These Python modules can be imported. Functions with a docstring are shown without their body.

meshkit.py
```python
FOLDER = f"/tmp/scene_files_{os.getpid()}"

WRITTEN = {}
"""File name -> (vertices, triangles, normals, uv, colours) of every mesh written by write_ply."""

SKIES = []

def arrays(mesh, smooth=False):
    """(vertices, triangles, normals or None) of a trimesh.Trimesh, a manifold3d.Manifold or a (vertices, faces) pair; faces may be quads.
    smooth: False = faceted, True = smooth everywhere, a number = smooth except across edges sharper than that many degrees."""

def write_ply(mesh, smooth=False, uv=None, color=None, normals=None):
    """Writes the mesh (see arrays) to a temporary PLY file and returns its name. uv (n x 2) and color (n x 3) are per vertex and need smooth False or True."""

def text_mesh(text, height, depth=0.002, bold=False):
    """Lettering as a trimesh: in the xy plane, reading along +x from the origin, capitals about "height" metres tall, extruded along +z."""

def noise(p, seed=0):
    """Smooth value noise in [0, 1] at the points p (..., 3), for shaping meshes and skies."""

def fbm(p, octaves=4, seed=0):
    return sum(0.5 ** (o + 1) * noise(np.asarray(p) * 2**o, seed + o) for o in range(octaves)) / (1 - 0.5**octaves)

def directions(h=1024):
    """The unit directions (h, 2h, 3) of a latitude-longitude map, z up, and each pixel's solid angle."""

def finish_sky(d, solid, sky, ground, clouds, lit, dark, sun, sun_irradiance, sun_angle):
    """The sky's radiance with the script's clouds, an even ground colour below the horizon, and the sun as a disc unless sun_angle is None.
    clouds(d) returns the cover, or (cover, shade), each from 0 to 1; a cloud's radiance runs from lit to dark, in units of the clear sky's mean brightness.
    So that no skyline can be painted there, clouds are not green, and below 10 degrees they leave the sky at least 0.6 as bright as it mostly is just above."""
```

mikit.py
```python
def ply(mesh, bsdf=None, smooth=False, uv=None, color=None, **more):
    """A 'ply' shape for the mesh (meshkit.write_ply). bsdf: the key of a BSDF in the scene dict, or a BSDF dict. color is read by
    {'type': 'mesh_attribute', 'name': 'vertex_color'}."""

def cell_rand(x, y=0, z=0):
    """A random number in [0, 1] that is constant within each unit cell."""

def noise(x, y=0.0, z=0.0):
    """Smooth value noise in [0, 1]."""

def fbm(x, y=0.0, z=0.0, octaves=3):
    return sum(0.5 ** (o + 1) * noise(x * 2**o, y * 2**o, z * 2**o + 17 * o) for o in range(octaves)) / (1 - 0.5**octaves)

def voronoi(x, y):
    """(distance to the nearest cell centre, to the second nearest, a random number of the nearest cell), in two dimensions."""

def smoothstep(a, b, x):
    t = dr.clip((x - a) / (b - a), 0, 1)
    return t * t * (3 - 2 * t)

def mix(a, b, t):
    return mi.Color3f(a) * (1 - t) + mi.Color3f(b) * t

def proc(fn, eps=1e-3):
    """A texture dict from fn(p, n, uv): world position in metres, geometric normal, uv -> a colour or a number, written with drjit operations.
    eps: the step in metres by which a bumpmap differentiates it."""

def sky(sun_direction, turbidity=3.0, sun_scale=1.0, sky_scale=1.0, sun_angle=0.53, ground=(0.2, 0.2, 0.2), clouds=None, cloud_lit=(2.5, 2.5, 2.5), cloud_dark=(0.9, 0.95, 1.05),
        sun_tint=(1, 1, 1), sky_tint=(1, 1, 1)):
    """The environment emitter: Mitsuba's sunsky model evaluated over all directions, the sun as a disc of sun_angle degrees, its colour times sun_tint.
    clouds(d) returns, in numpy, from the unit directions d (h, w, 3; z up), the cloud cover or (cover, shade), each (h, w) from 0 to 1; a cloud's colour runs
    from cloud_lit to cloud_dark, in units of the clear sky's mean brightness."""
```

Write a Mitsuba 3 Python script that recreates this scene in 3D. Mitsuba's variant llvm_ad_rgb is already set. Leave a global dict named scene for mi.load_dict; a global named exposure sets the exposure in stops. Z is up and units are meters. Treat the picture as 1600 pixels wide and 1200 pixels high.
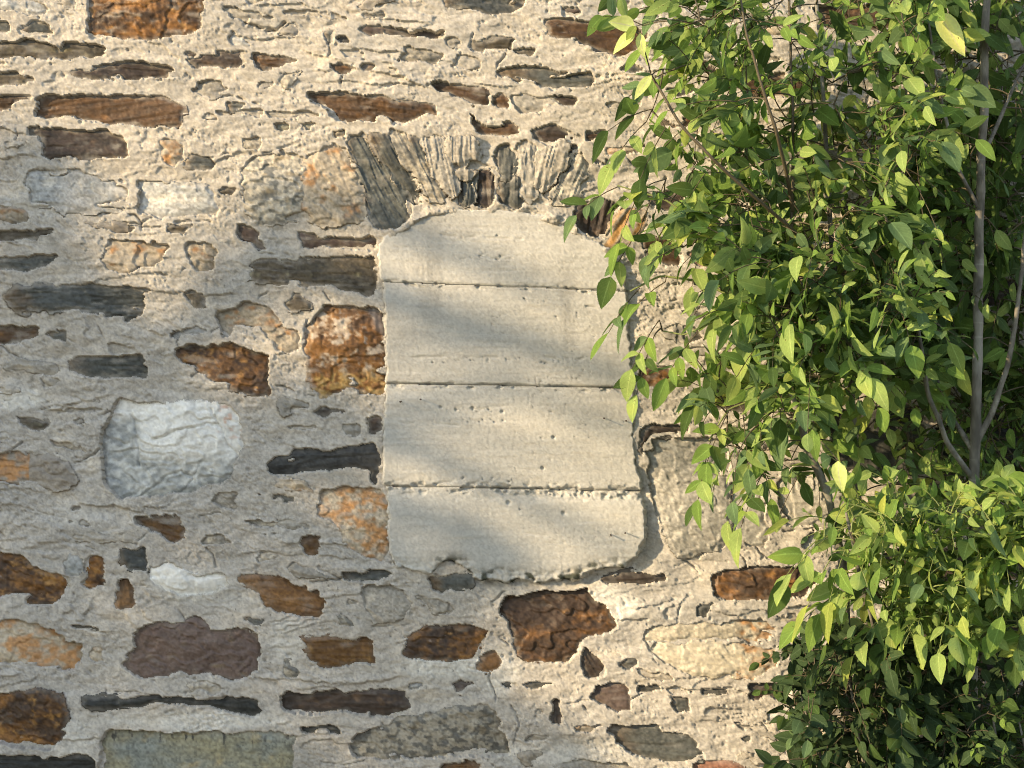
import math
import numpy as np
import mitsuba as mi
import drjit as dr
import mikit
import meshkit
from meshkit import fbm, noise
from mikit import smoothstep

# ------------------------------------------------------------------ camera, sky, exposure
T = mi.ScalarTransform4f
D = 5.0                       # camera to wall
S = 0.0015                    # metres on the wall per photo pixel (1600 x 1200)
ZC = 1.75                     # height of the camera and of the frame's centre
SUN = np.array([-1.7, -1.0, 0.66])
SUN = SUN / np.linalg.norm(SUN)
exposure = 3.36

scene = {'type': 'scene'}
labels = {}
scene['camera'] = {'type': 'perspective', 'fov': 2 * math.degrees(math.atan(800 * S / D)), 'fov_axis': 'x',
                   'near_clip': 0.05, 'far_clip': 500.0,
                   'to_world': T().look_at(origin=[0, -D, ZC], target=[0, 0, ZC], up=[0, 0, 1])}


def thin_cloud(d):
    # a veil of thin high cloud over the whole sky
    return 0.35 + 0.5 * (fbm(d * [2.2, 2.2, 5.0], 4, 3) - 0.5)


scene['sky'] = mikit.sky(SUN.tolist(), turbidity=3.0, sun_scale=0.62, sky_scale=1.0, clouds=thin_cloud,
                         sun_tint=(1.0, 1.05, 1.14), sky_tint=(1.0, 1.04, 1.08))

rng = np.random.default_rng(11)

# ------------------------------------------------------------------ materials
def rgb(c):
    return {'type': 'rgb', 'value': [float(x) for x in c]}

scene['masonry_material'] = {'type': 'twosided', 'bsdf': {'type': 'principled', 'base_color': {'type': 'mesh_attribute', 'name': 'vertex_color'},
                             'roughness': 0.85, 'specular': 0.25}}
scene['stone_material'] = {'type': 'twosided', 'bsdf': {'type': 'principled', 'base_color': {'type': 'mesh_attribute', 'name': 'vertex_color'},
                           'roughness': 0.6, 'specular': 0.35}}
scene['nail_material'] = {'type': 'twosided', 'bsdf': {'type': 'principled', 'base_color': rgb((0.06, 0.045, 0.035)), 'roughness': 0.7}}


def bark(c0, c1, f):
    def fn(p, n, uv):
        a = mikit.fbm(p.x * 90, p.y * 90, p.z * f, 3)
        b = mikit.fbm(p.x * 25 + 5, p.y * 25, p.z * 14, 3)
        ring = smoothstep(0.80, 0.95, mikit.noise(0, 0, p.z * 160)) * smoothstep(0.45, 0.6, b)
        return mikit.mix(mikit.mix(c0, c1, smoothstep(0.3, 0.7, a * 0.6 + b * 0.4)), (0.30, 0.29, 0.25), smoothstep(0.58, 0.68, b) * 0.5 + ring * 0.4)
    return {'type': 'twosided', 'bsdf': {'type': 'principled', 'base_color': mikit.proc(fn), 'roughness': 0.8, 'specular': 0.2}}


scene['bark_material'] = bark((0.085, 0.078, 0.065), (0.20, 0.185, 0.155), 30)
scene['twig_material'] = {'type': 'twosided', 'bsdf': {'type': 'principled', 'base_color': rgb((0.075, 0.06, 0.035)), 'roughness': 0.7}}
scene['green_twig_material'] = {'type': 'twosided', 'bsdf': {'type': 'principled', 'base_color': rgb((0.16, 0.19, 0.06)), 'roughness': 0.6}}


def leaf_material(c, trans=0.55, rough=0.42):
    c = tuple(c)
    vein = tuple(min(0.5, x * 1.45 + 0.02) for x in c)

    def fn(p, n, uv):
        u = dr.abs(uv.x - 0.5)
        rib = 1 - smoothstep(0.012, 0.05, u)
        side = smoothstep(0.75, 1.0, dr.sin((uv.y * 1.0 - u * 0.7) * 55.0)) * 0.28
        tone = mikit.noise(p.x * 23, p.y * 23, p.z * 23)          # leaf to leaf, older and younger
        mott = mikit.noise(p.x * 210, p.y * 210, p.z * 210)
        col = mikit.mix(c, vein, dr.minimum(rib * 0.8 + side, 1)) * (0.74 + 0.60 * tone + 0.22 * mott)
        col = mikit.mix(col, (c[0] * 1.75, c[1] * 1.35, c[2] * 0.9), smoothstep(0.62, 0.95, tone) * 0.4)
        return mikit.mix(col, (0.13, 0.085, 0.035), smoothstep(0.86, 0.93, mott) * smoothstep(0.45, 0.65, mikit.noise(p.x * 31 + 7, p.y * 31, p.z * 31)))
    return {'type': 'principledthin', 'base_color': mikit.proc(fn), 'roughness': rough, 'spec_trans': 0.0, 'diff_trans': trans, 'eta': 1.45}


LEAF = {'leaf_mid': (0.165, 0.262, 0.062), 'leaf_light': (0.275, 0.375, 0.115), 'leaf_dark': (0.072, 0.120, 0.036),
        'leaf_blue': (0.120, 0.190, 0.085), 'leaf_lime': (0.30, 0.37, 0.09), 'leaf_yellow': (0.58, 0.66, 0.24), 'leaf_privet': (0.035, 0.058, 0.026)}
for k, c in LEAF.items():
    scene[k + '_material'] = leaf_material(c, 1.0 if k != 'leaf_privet' else 0.35, 0.46 if k != 'leaf_privet' else 0.30)


def ground_color(p, n, uv):
    a = mikit.fbm(p.x * 3, p.y * 3, 0, 4)
    b = mikit.noise(p.x * 60, p.y * 60, 0)
    return mikit.mix((0.10, 0.09, 0.06), (0.22, 0.19, 0.14), dr.clip(a * 0.8 + b * 0.4, 0, 1))


scene['ground_material'] = {'type': 'twosided', 'bsdf': {'type': 'diffuse', 'reflectance': mikit.proc(ground_color)}}

# ------------------------------------------------------------------ helpers
def wx(px):
    return (np.asarray(px, float) - 800) * S


def wz(py):
    return ZC + (600 - np.asarray(py, float)) * S


def at(px, py, y):
    """The point at depth y (negative = towards the camera) seen at a photo pixel."""
    k = (D + y) / D
    return np.array([wx(px) * k, y, ZC + (600 - py) * S * k])


def nz(X, Y, sx, sy=None, seed=0, octaves=3):
    sy = sx if sy is None else sy
    return fbm(np.stack([X / sx, Y / sy, np.full(np.shape(X), seed * 7.31 + 0.37)], -1), octaves, seed) - 0.5


def sstep(a, b, x):
    t = np.clip((x - a) / (b - a), 0, 1)
    return t * t * (3 - 2 * t)


def mixc(a, b, t):
    t = np.clip(t, 0, 1)[..., None]
    return np.asarray(a) * (1 - t) + np.asarray(b) * t


def chaikin(p, n=1):
    p = np.asarray(p, float)
    for _ in range(n):
        q = np.roll(p, -1, 0)
        p = np.stack([0.87 * p + 0.13 * q, 0.13 * p + 0.87 * q], 1).reshape(-1, 2)
    return p


def poly_sd(P, X, Y):
    """Signed distance to a polygon, negative inside."""
    d2 = np.full(X.shape, 1e18)
    inside = np.zeros(X.shape, bool)
    for a, b in zip(P, np.roll(P, -1, 0)):
        e = b - a
        t = np.clip(((X - a[0]) * e[0] + (Y - a[1]) * e[1]) / max(e @ e, 1e-9), 0, 1)
        d2 = np.minimum(d2, (X - a[0] - t * e[0]) ** 2 + (Y - a[1] - t * e[1]) ** 2)
        cross = (a[1] > Y) != (b[1] > Y)
        xi = a[0] + (Y - a[1]) * (e[0] / (e[1] if abs(e[1]) > 1e-9 else 1e-9))
        inside ^= cross & (X < xi)
    d = np.sqrt(d2)
    return np.where(inside, -d, d)


def line_d(L, X, Y):
    d2 = np.full(X.shape, 1e18)
    L = np.asarray(L, float)
    for a, b in zip(L[:-1], L[1:]):
        e = b - a
        t = np.clip(((X - a[0]) * e[0] + (Y - a[1]) * e[1]) / max(e @ e, 1e-9), 0, 1)
        d2 = np.minimum(d2, (X - a[0] - t * e[0]) ** 2 + (Y - a[1] - t * e[1]) ** 2)
    return np.sqrt(d2)


def warp(X, Y, a=5.0, seed=40):
    return (X + a * 2 * nz(X, Y, 26, 22, seed, 2) + 8 * nz(X, Y, 9, 8, seed + 1, 3),
            Y + a * 2 * nz(X, Y, 30, 20, seed + 2, 2) + 8 * nz(X, Y, 9, 8, seed + 3, 3))


def grid_faces(n, m, keep):
    """Faces of an n x m (rows x columns) grid of vertices where all four corners are kept; facing the camera."""
    i, j = np.nonzero(keep[:-1, :-1] & keep[1:, :-1] & keep[:-1, 1:] & keep[1:, 1:])
    a, b, c, d = i * m + j, i * m + j + 1, (i + 1) * m + j + 1, (i + 1) * m + j
    return np.vstack([np.stack([a, d, c], 1), np.stack([a, c, b], 1)])


def compact(v, f, *more):
    used = np.unique(f)
    new = np.full(len(v), -1)
    new[used] = np.arange(len(used))
    return (v[used], new[f], *[m[used] for m in more])


def sheet(X, Y, H, C, keep, skirt=0.0):
    """A relief of the wall as a mesh: vertices at height H in front of the wall plane, optional sides going back by skirt metres."""
    n, m = X.shape
    v = np.stack([wx(X), -H, wz(Y)], -1).reshape(-1, 3)
    f = grid_faces(n, m, keep)
    v, f, c = compact(v, f, C.reshape(-1, 3))
    if skirt:
        e = np.vstack([f[:, [0, 1]], f[:, [1, 2]], f[:, [2, 0]]])
        key = np.sort(e, 1) @ np.array([len(v) + 1, 1])
        _, first, count = np.unique(key, return_index=True, return_counts=True)
        b = e[first[count == 1]]
        k = np.unique(b)
        new = np.full(len(v), -1)
        new[k] = len(v) + np.arange(len(k))
        back = v[k] + [0, skirt, 0]
        f = np.vstack([f, np.stack([b[:, 1], b[:, 0], new[b[:, 0]]], 1), np.stack([b[:, 1], new[b[:, 0]], new[b[:, 1]]], 1)])
        v, c = np.vstack([v, back]), np.vstack([c, c[k]])
    return v, f, c


COUNT = {}


def numbered(name):
    i = COUNT.get(name, -1) + 1
    COUNT[name] = i
    return name if i == 0 else f'{name}_{i:03d}'


# ------------------------------------------------------------------ the stones of the wall, as outlines on it
#: kind, depth in mm behind the pointing (negative = proud), outline, slope of the bedding in degrees
ST = []


def st(kind, off, pts, ang=0, label=None, name='stone'):
    ST.append((kind, off, [tuple(map(float, q.split(','))) for q in pts.split()], ang, label, name))


st('rust', 4, '145,-60 138,20 131,58 180,60 265,60 285,55 312,45 318,20 318,-60', 80, 'rusty orange stone at the top edge of the wall')
st('slate', 5, '28,45 50,31 75,35 85,50 60,56 32,54')
st('slate', 5, '-40,32 12,32 15,50 -40,54')
st('olivebrown', 6, '-40,68 20,64 60,67 118,68 165,68 165,88 120,92 60,90 -40,93')
st('darkbrown', 8, '108,112 125,108 155,103 180,98 225,97 270,104 272,112 262,119 230,121 180,124 140,123 115,118')
st('darkbrown', 7, '288,84 300,78 318,80 345,80 380,80 384,92 375,103 345,104 298,103')
st('olivebrown', 5, '-40,118 25,115 50,120 55,130 30,133 -40,132')
st('brown', 7, '-40,150 52,150 50,160 46,171 -40,170')
st('brown', 9, '58,152 90,148 180,150 260,150 270,160 292,172 280,195 240,201 205,195 160,193 110,180 70,186 52,178', -8)
st('darkbrown', 8, '42,201 60,199 100,200 135,205 180,207 198,220 200,245 170,248 120,250 75,253 66,243 70,225 60,212 45,211')
st('buff', 1, '252,222 275,216 288,228 285,250 270,262 255,245')
st('slate', 3, '287,252 300,241 330,240 337,255 325,266 295,266')
st('brown', 7, '396,92 400,85 440,87 465,93 440,102 407,110')
st('darkplum', 9, '562,46 575,40 640,42 660,44 695,52 690,58 630,54 580,54')
st('brown', 4, '530,80 570,80 568,88 545,88')
st('brown', 5, '510,100 530,97 545,103 560,108 545,115 535,116 520,110')
st('brown', 4, '563,104 586,104 583,112 568,111')
st('brown', 8, '482,143 510,143 560,148 600,152 640,160 680,166 685,182 665,176 640,190 615,192 600,186 570,187 545,190 520,184 512,175 506,160 490,158 482,152', 6)
st('grey', 4, '340,173 400,170 480,175 502,180 440,184 350,179')
st('olive', 4, '430,195 470,195 505,192 495,203 485,208 470,203 435,204')
st('slate', 5, '355,160 382,160 375,168 358,172')
st('slate', 8, '690,-40 820,-40 818,8 790,18 760,20 720,12 690,8')
st('darkbrown', 6, '878,12 905,12 908,22 890,25 882,25')
st('brown', 9, '852,38 862,31 900,31 960,36 990,40 1010,60 985,88 935,80 890,62 860,58', 6)
st('olivebrown', 2, '735,62 760,60 805,60 800,70 840,76 830,86 790,80 740,78')
st('slate', 7, '775,113 785,104 830,104 880,112 925,114 930,125 920,135 890,137 840,133 800,126', 6)
st('brown', 6, '670,130 680,124 705,128 720,133 745,136 765,145 762,160 745,162 720,155 700,147 680,142', 14)
st('brown', 6, '770,150 785,146 797,155 795,167 783,171 772,162')
st('grey', 2, '800,148 850,150 870,158 845,170 808,172')
st('darkbrown', 6, '855,152 880,150 902,155 900,167 880,163')
st('brown', 8, '732,177 745,185 755,191 800,192 815,214 790,213 745,208', 10)
st('darkbrown', 8, '830,205 840,198 865,198 905,208 912,220 905,228 897,234 890,224 860,226 840,224')
st('brown', 6, '917,207 945,205 935,216 917,219')
st('brown', 8, '1018,172 1060,175 1105,178 1100,195 1060,196 1025,194')
st('slate', 5, '1040,138 1088,137 1078,148 1050,150')
st('darkbrown', 6, '1055,88 1100,92 1125,118 1080,115')
st('darkbrown', 8, '1003,300 1072,300 1068,330 1036,330')
st('brown', 7, '1002,377 1012,366 1042,372 1066,400 1062,416 1008,405', 8)
st('brick', 5, '1075,395 1160,386 1158,412 1085,415')
st('rust', 6, '1002,572 1060,575 1056,606 1002,606')
st('buff', 2, '1385,135 1480,138 1472,198 1440,215 1400,190')
st('buff', 4, '1255,480 1330,470 1340,560 1270,566')
st('brown', 5, '1160,120 1280,118 1290,150 1170,152')
st('grey', 4, '1180,230 1330,225 1345,300 1190,296')
st('darkslate', 9, '1292,640 1440,634 1446,745 1300,750')
st('darkslate', 9, '1462,650 1610,644 1610,745 1466,748')
st('brown', 6, '1400,330 1560,326 1570,372 1410,376')
st('brown', 6, '1270,10 1400,6 1405,44 1280,46')
st('darkbrown', 6, '1450,440 1640,436 1640,480 1460,486')
# the relieving arch over the opening: stones on edge
AR = dict(name='arch_stone')
st('mottle', -3, '386,270 396,252 438,240 474,252 474,300 466,340 400,343 386,304', 75, **AR)
st('buff', -7, '480,254 520,232 544,242 560,290 568,338 500,348 482,338', 70, **AR)
st('archslate', 1, '545,216 572,210 598,250 636,308 642,332 620,350 590,354 580,320 562,270', 62, **AR)
st('archslate', 4, '582,214 604,212 640,258 664,300 656,316 640,306 606,254', 62, **AR)
st('mottle', -2, '612,212 632,216 668,268 690,304 672,312 644,262', 62, **AR)
st('archslate', 5, '640,218 654,222 692,284 697,302 688,300 664,262', 64, **AR)
st('grey', -4, '662,222 692,220 706,262 708,300 698,296 676,250', 78, **AR)
st('buff', -5, '700,222 738,220 742,262 726,275 712,272', 88, **AR)
st('archslate', 3, '714,280 740,274 742,312 722,316', 90, **AR)
st('darkbrown', 8, '748,264 772,268 774,300 758,322 748,316', 90, **AR)
st('archslate', 2, '777,242 793,226 808,240 806,276 786,280', 92, **AR)
st('archslate', 2, '780,286 804,282 812,316 784,318', 92, **AR)
st('grey', -3, '812,236 830,226 840,268 832,310 820,305', 95, **AR)
st('buff', -5, '846,244 884,226 876,258 852,290 842,286', 106, **AR)
st('archslate', 5, '888,228 900,236 882,276 860,306 852,300 880,262', 112, **AR)
st('mottle', 1, '904,244 914,262 892,312 868,318 866,306', 112, **AR)
st('darkbrown', 9, '900,332 925,320 958,318 966,345 942,367 906,356', 100, **AR)
st('buffstreak', -1, '972,332 1000,332 1004,352 962,388 948,380', 125, **AR)
# the band of flush stones left of the arch
st('bluegrey', 1, '40,270 90,264 150,273 200,282 194,328 120,334 50,318')
st('bluegrey', 1, '216,287 260,284 330,292 340,334 250,341 216,330')
st('olivebrown', 5, '-40,366 40,360 88,358 80,370 40,376 -40,375')
st('slate', 6, '-40,404 60,400 95,400 80,410 50,418 40,423 20,420 -40,418')
st('buff', 2, '160,400 175,372 200,376 235,380 265,385 255,405 230,420 190,427 168,420', 20)
st('buff', 1, '290,380 330,380 342,395 335,415 310,425 295,410')
st('darkplum', 8, '369,362 375,352 390,355 405,365 418,388 395,391 375,378', 40)
st('darkplum', 8, '467,365 490,365 500,372 540,373 586,367 588,388 560,389 520,385 500,388 475,386 472,378')
st('olivebrown', 6, '388,420 400,405 450,403 530,403 585,400 590,440 582,460 545,455 530,448 490,445 480,447 420,443 395,438', 4)
st('slate', 8, '8,465 20,447 60,445 150,446 235,448 238,472 225,480 215,492 193,506 170,498 160,490 120,487 80,488 75,482 52,482 45,492 30,490 25,480', -3, 'long dark grey slate block with a brown left end')
st('olivebrown', 5, '287,458 300,455 318,462 320,478 305,481 297,470')
st('buff', 3, '340,490 370,478 385,472 410,480 432,488 445,512 468,520 470,545 450,553 430,548 415,520 395,512 362,505 358,525 345,530', 30)
st('rustbright', 3, '477,515 500,490 512,477 530,478 600,480 602,560 605,612 595,620 560,612 545,605 500,620 490,610 480,570', 85, 'bright rust and cream stone against the left side of the concrete')
st('rust', 6, '275,548 290,540 330,537 370,540 400,550 420,557 421,618 400,622 350,605 310,585 290,570', 15)
st('brown', 6, '-40,514 20,510 60,510 52,530 20,538 -40,524')
st('slate', 5, '77,520 100,515 105,530 80,528')
st('darkbrown', 6, '170,540 172,535 185,538 213,548 195,553 172,550')
st('slate', 5, '106,557 150,557 228,556 230,590 190,590 110,582', 2)
st('white', 0, '160,690 172,650 180,622 220,632 290,628 350,632 372,650 380,690 368,720 360,750 300,768 222,775 185,780 165,755 159,720', -20, 'large pale whitish stone with a grey left side')
st('rustgrey', 3, '-40,712 20,708 85,710 110,725 120,755 95,765 60,755 30,755 25,760 -40,757', 10)
st('brown', 7, '207,800 220,806 270,807 288,815 288,840 268,851 245,830 215,822', 20)
st('slate', 4, '185,858 225,855 232,870 230,892 205,890 190,880')
st('rust', 8, '-40,858 30,865 60,890 108,905 85,944 45,943 40,933 -40,930', 25)
st('rust', 6, '138,870 160,865 165,912 135,920 128,908', 80)
st('bluegrey', 1, '98,880 122,864 132,880 122,906 104,900')
st('brown', 6, '177,943 190,905 203,901 208,945 200,950 180,949', 80)
st('white', -1, '230,892 262,880 300,900 350,895 356,913 330,930 280,926 240,912')
st('brown', 7, '370,905 395,898 440,900 460,915 500,925 509,940 506,965 450,960 430,955 410,940 400,925', 14, 'brown stone below the black stone, sloping to the right')
st('black', 6, '420,720 435,712 455,715 460,705 520,703 550,698 590,695 590,754 577,752 575,735 550,728 520,735 470,737 435,742 420,738', -3, 'black stone against the left edge of the concrete')
st('slate', 5, '400,771 430,774 464,777 440,786')
st('rustbuff', 3, '497,785 500,768 530,763 595,762 606,790 607,880 570,870 540,850 530,820 495,810', 50)
st('brown', 4, '468,840 498,838 500,855 495,868 475,866')
st('darkbrown', 9, '574,654 590,650 596,670 586,680 576,672')
st('darkbrown', 7, '493,643 510,636 542,644 500,649')
st('slate', 10, '530,895 600,893 616,900 600,907 540,907')
st('slate', 2, '665,900 735,898 737,920 680,925', 0)
st('rustbuff', 3, '-40,972 25,968 60,976 95,990 120,1010 125,1030 110,1045 80,1040 40,1030 -40,1030', 15)
st('buff', 3, '140,1010 155,1009 161,1030 150,1037 140,1026')
st('plum', 4, '188,1042 205,1020 212,985 230,975 280,972 310,962 335,985 375,983 400,993 412,1020 405,1045 372,1063 330,1052 280,1052 225,1060', 20, 'large purplish brown stone')
st('brown', 6, '465,992 490,998 540,1000 580,995 586,1035 560,1038 500,1042 485,1030 475,1010')
st('rust', 5, '634,1000 645,985 690,977 750,980 765,985 755,1010 748,1030 720,1030 680,1033 640,1026 629,1020')
st('brown', 6, '745,1040 755,1022 775,1018 781,1040 770,1048 750,1050', 40)
st('rustdark', 5, '777,955 790,932 850,926 915,922 925,940 950,950 967,975 950,990 915,995 900,1015 890,1036 850,1035 820,1034 800,1010 795,975', 40, 'large dark rust stone below the concrete')
st('darkbrown', 7, '912,1010 925,1020 949,1050 935,1060 912,1052', 60)
st('rust', 8, '-40,1085 30,1080 60,1078 100,1090 107,1110 100,1150 75,1170 40,1168 -40,1155', 45)
st('darkslate', 9, '130,1090 160,1086 200,1089 250,1087 300,1091 400,1092 406,1115 395,1119 350,1111 320,1101 270,1099 240,1099 180,1109 135,1105', 2)
st('darkbrown', 9, '435,1085 500,1083 560,1080 630,1080 641,1095 638,1113 610,1120 570,1115 520,1112 440,1116')
st('olive', 7, '160,1146 180,1141 280,1145 461,1144 461,1182 442,1260 155,1260', 5, 'large olive grey stone at the bottom of the wall')
st('darkslate', 8, '-40,1183 60,1181 150,1183 152,1260 -40,1260')
st('darkslate', 9, '462,1135 525,1136 532,1147 470,1144')
st('mottle', 1, '545,1150 600,1132 680,1112 760,1102 776,1120 790,1145 795,1180 700,1186 560,1186', 30)
st('darkbrown', 7, '864,1092 876,1094 876,1132 862,1128', 90)
st('darkplum', 7, '708,1069 736,1069 724,1082 710,1083')
st('darkslate', 8, '783,1069 808,1069 796,1081')
st('slate', 4, '812,1066 872,1067 836,1077')
st('darkplum', 6, '923,1093 940,1070 975,1070 987,1090 985,1110 970,1113 940,1101', 30)
st('slate', 6, '948,1140 960,1133 1030,1132 1035,1145 1080,1146 1102,1190 1060,1188 1000,1185 965,1165', 6)
st('cream', 0, '1010,986 1022,975 1060,976 1130,975 1180,967 1216,990 1212,1003 1150,1000 1010,1002')
st('cream', -2, '1016,1007 1100,1005 1200,1011 1211,1030 1180,1060 1120,1060 1040,1042', 10)
st('rustdark', 7, '1110,900 1130,893 1200,885 1270,890 1276,915 1250,935 1200,938 1120,932', 5)
st('darkslate', 8, '1000,1072 1060,1076 1136,1078 1130,1083 1060,1082 1000,1080')
st('darkbrown', 7, '1165,1072 1215,1066 1238,1070 1232,1090 1172,1095')
st('slate', 5, '1050,1086 1076,1088 1080,1112 1055,1108')
st('brick', 3, '1290,985 1340,966 1347,1000 1330,1021 1300,1011', 80, 'brick red stone half hidden by the lower shrub')
st('darkbrown', 9, '942,906 972,895 1030,897 1041,908 1000,911 955,913')
st('darkbrown', 7, '1002,668 1030,664 1076,666 1078,675 1050,681 1012,682 1006,715 998,710')
st('greyslab', -2, '1012,694 1042,684 1134,690 1140,800 1134,852 1062,872 1046,852 1018,780', 70)
st('greyslab', 0, '1144,752 1190,762 1202,856 1152,850 1140,800', 75)
st('greyslab', 2, '1215,742 1340,736 1345,815 1225,826')
st('grey', 1, '566,914 622,918 640,940 632,972 590,980 570,952', 20)
st('brown', 6, '690,1192 750,1188 762,1260 688,1260')
st('brick', 6, '1082,1188 1162,1191 1160,1260 1080,1260')
st('grey', 2, '870,1188 1000,1196 1000,1260 870,1260')
st('grey', 3, '230,22 0,0 0,0') if False else None
st('grey', 2, '1370,760 1560,750 1570,830 1380,836')
st('darkbrown', 6, '1380,860 1600,850 1640,905 1390,910')
st('darkbrown', 5, '1400,960 1640,950 1640,1060 1410,1050')
st('grey', 4, '1270,1100 1420,1090 1430,1150 1280,1160')
st('slate', 4, '1440,1074 1640,1074 1640,1180 1450,1190')
st('slate', 2, '505,48 520,48 522,66 512,70')
st('black', 10, '527,58 536,58 546,65 534,69')
st('olivebrown', 2, '1105,600 1180,604 1176,640 1110,640')

# small stones that show here and there between the larger ones
SLAB_BOX = [(585, 305), (1012, 305), (1012, 915), (585, 915)]
g_ = np.random.default_rng(77)
have = [chaikin(q[2], 1) for q in ST] + [np.array(SLAB_BOX, float)]
boxes_ = np.array([[*p.min(0), *p.max(0)] for p in have])
KINDS = ['grey', 'buff', 'mottle', 'slate', 'olivebrown', 'bluegrey', 'sand', 'rustgrey']
tries = 0
while len(ST) < 250 and tries < 6000:
    tries += 1
    w_, h_ = g_.uniform(12, 50) * (1 + 0.7 * (g_.random() < 0.25)), g_.uniform(4, 15)
    c_ = g_.uniform(0, [1290, 1200])
    th = np.sort(g_.uniform(0, 2 * np.pi, g_.integers(6, 10)))
    rr = g_.uniform(0.7, 1.1, len(th))
    tilt = g_.normal(0.04, 0.12)
    e_ = np.stack([np.sign(np.cos(th)) * np.abs(np.cos(th)) ** 0.7 * w_ * rr, np.sign(np.sin(th)) * np.abs(np.sin(th)) ** 0.7 * h_ * rr], 1)
    p_ = c_ + np.stack([e_[:, 0] - tilt * e_[:, 1], e_[:, 1] + tilt * e_[:, 0]], 1)
    lo_, hi_ = p_.min(0) - 9, p_.max(0) + 9
    near = np.nonzero((boxes_[:, 0] < hi_[0]) & (boxes_[:, 2] > lo_[0]) & (boxes_[:, 1] < hi_[1]) & (boxes_[:, 3] > lo_[1]))[0]
    t_ = np.vstack([p_, (p_ + np.roll(p_, -1, 0)) / 2, c_[None]])
    if any(poly_sd(have[k], t_[:, 0], t_[:, 1]).min() < 9 for k in near):
        continue
    kind_ = str(g_.choice(KINDS, p=[0.20, 0.12, 0.12, 0.10, 0.06, 0.07, 0.28, 0.05]))
    ST.append((kind_, float(g_.choice([0, 1, 2, 3, 4, 5])) if kind_ in ('slate', 'olivebrown', 'darkbrown') else float(g_.choice([-2, -1, 0, 1, 2, 3])), [tuple(q) for q in p_], g_.normal(3, 8), None, 'stone'))
    have.append(p_)
    boxes_ = np.vstack([boxes_, [*p_.min(0), *p_.max(0)]])

# cracks and open joints in the pointing: outline, half width in pixels, depth in mm
CR = []


def cr(w, d, pts):
    CR.append((w, d, [tuple(map(float, q.split(','))) for q in pts.split()]))


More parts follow.
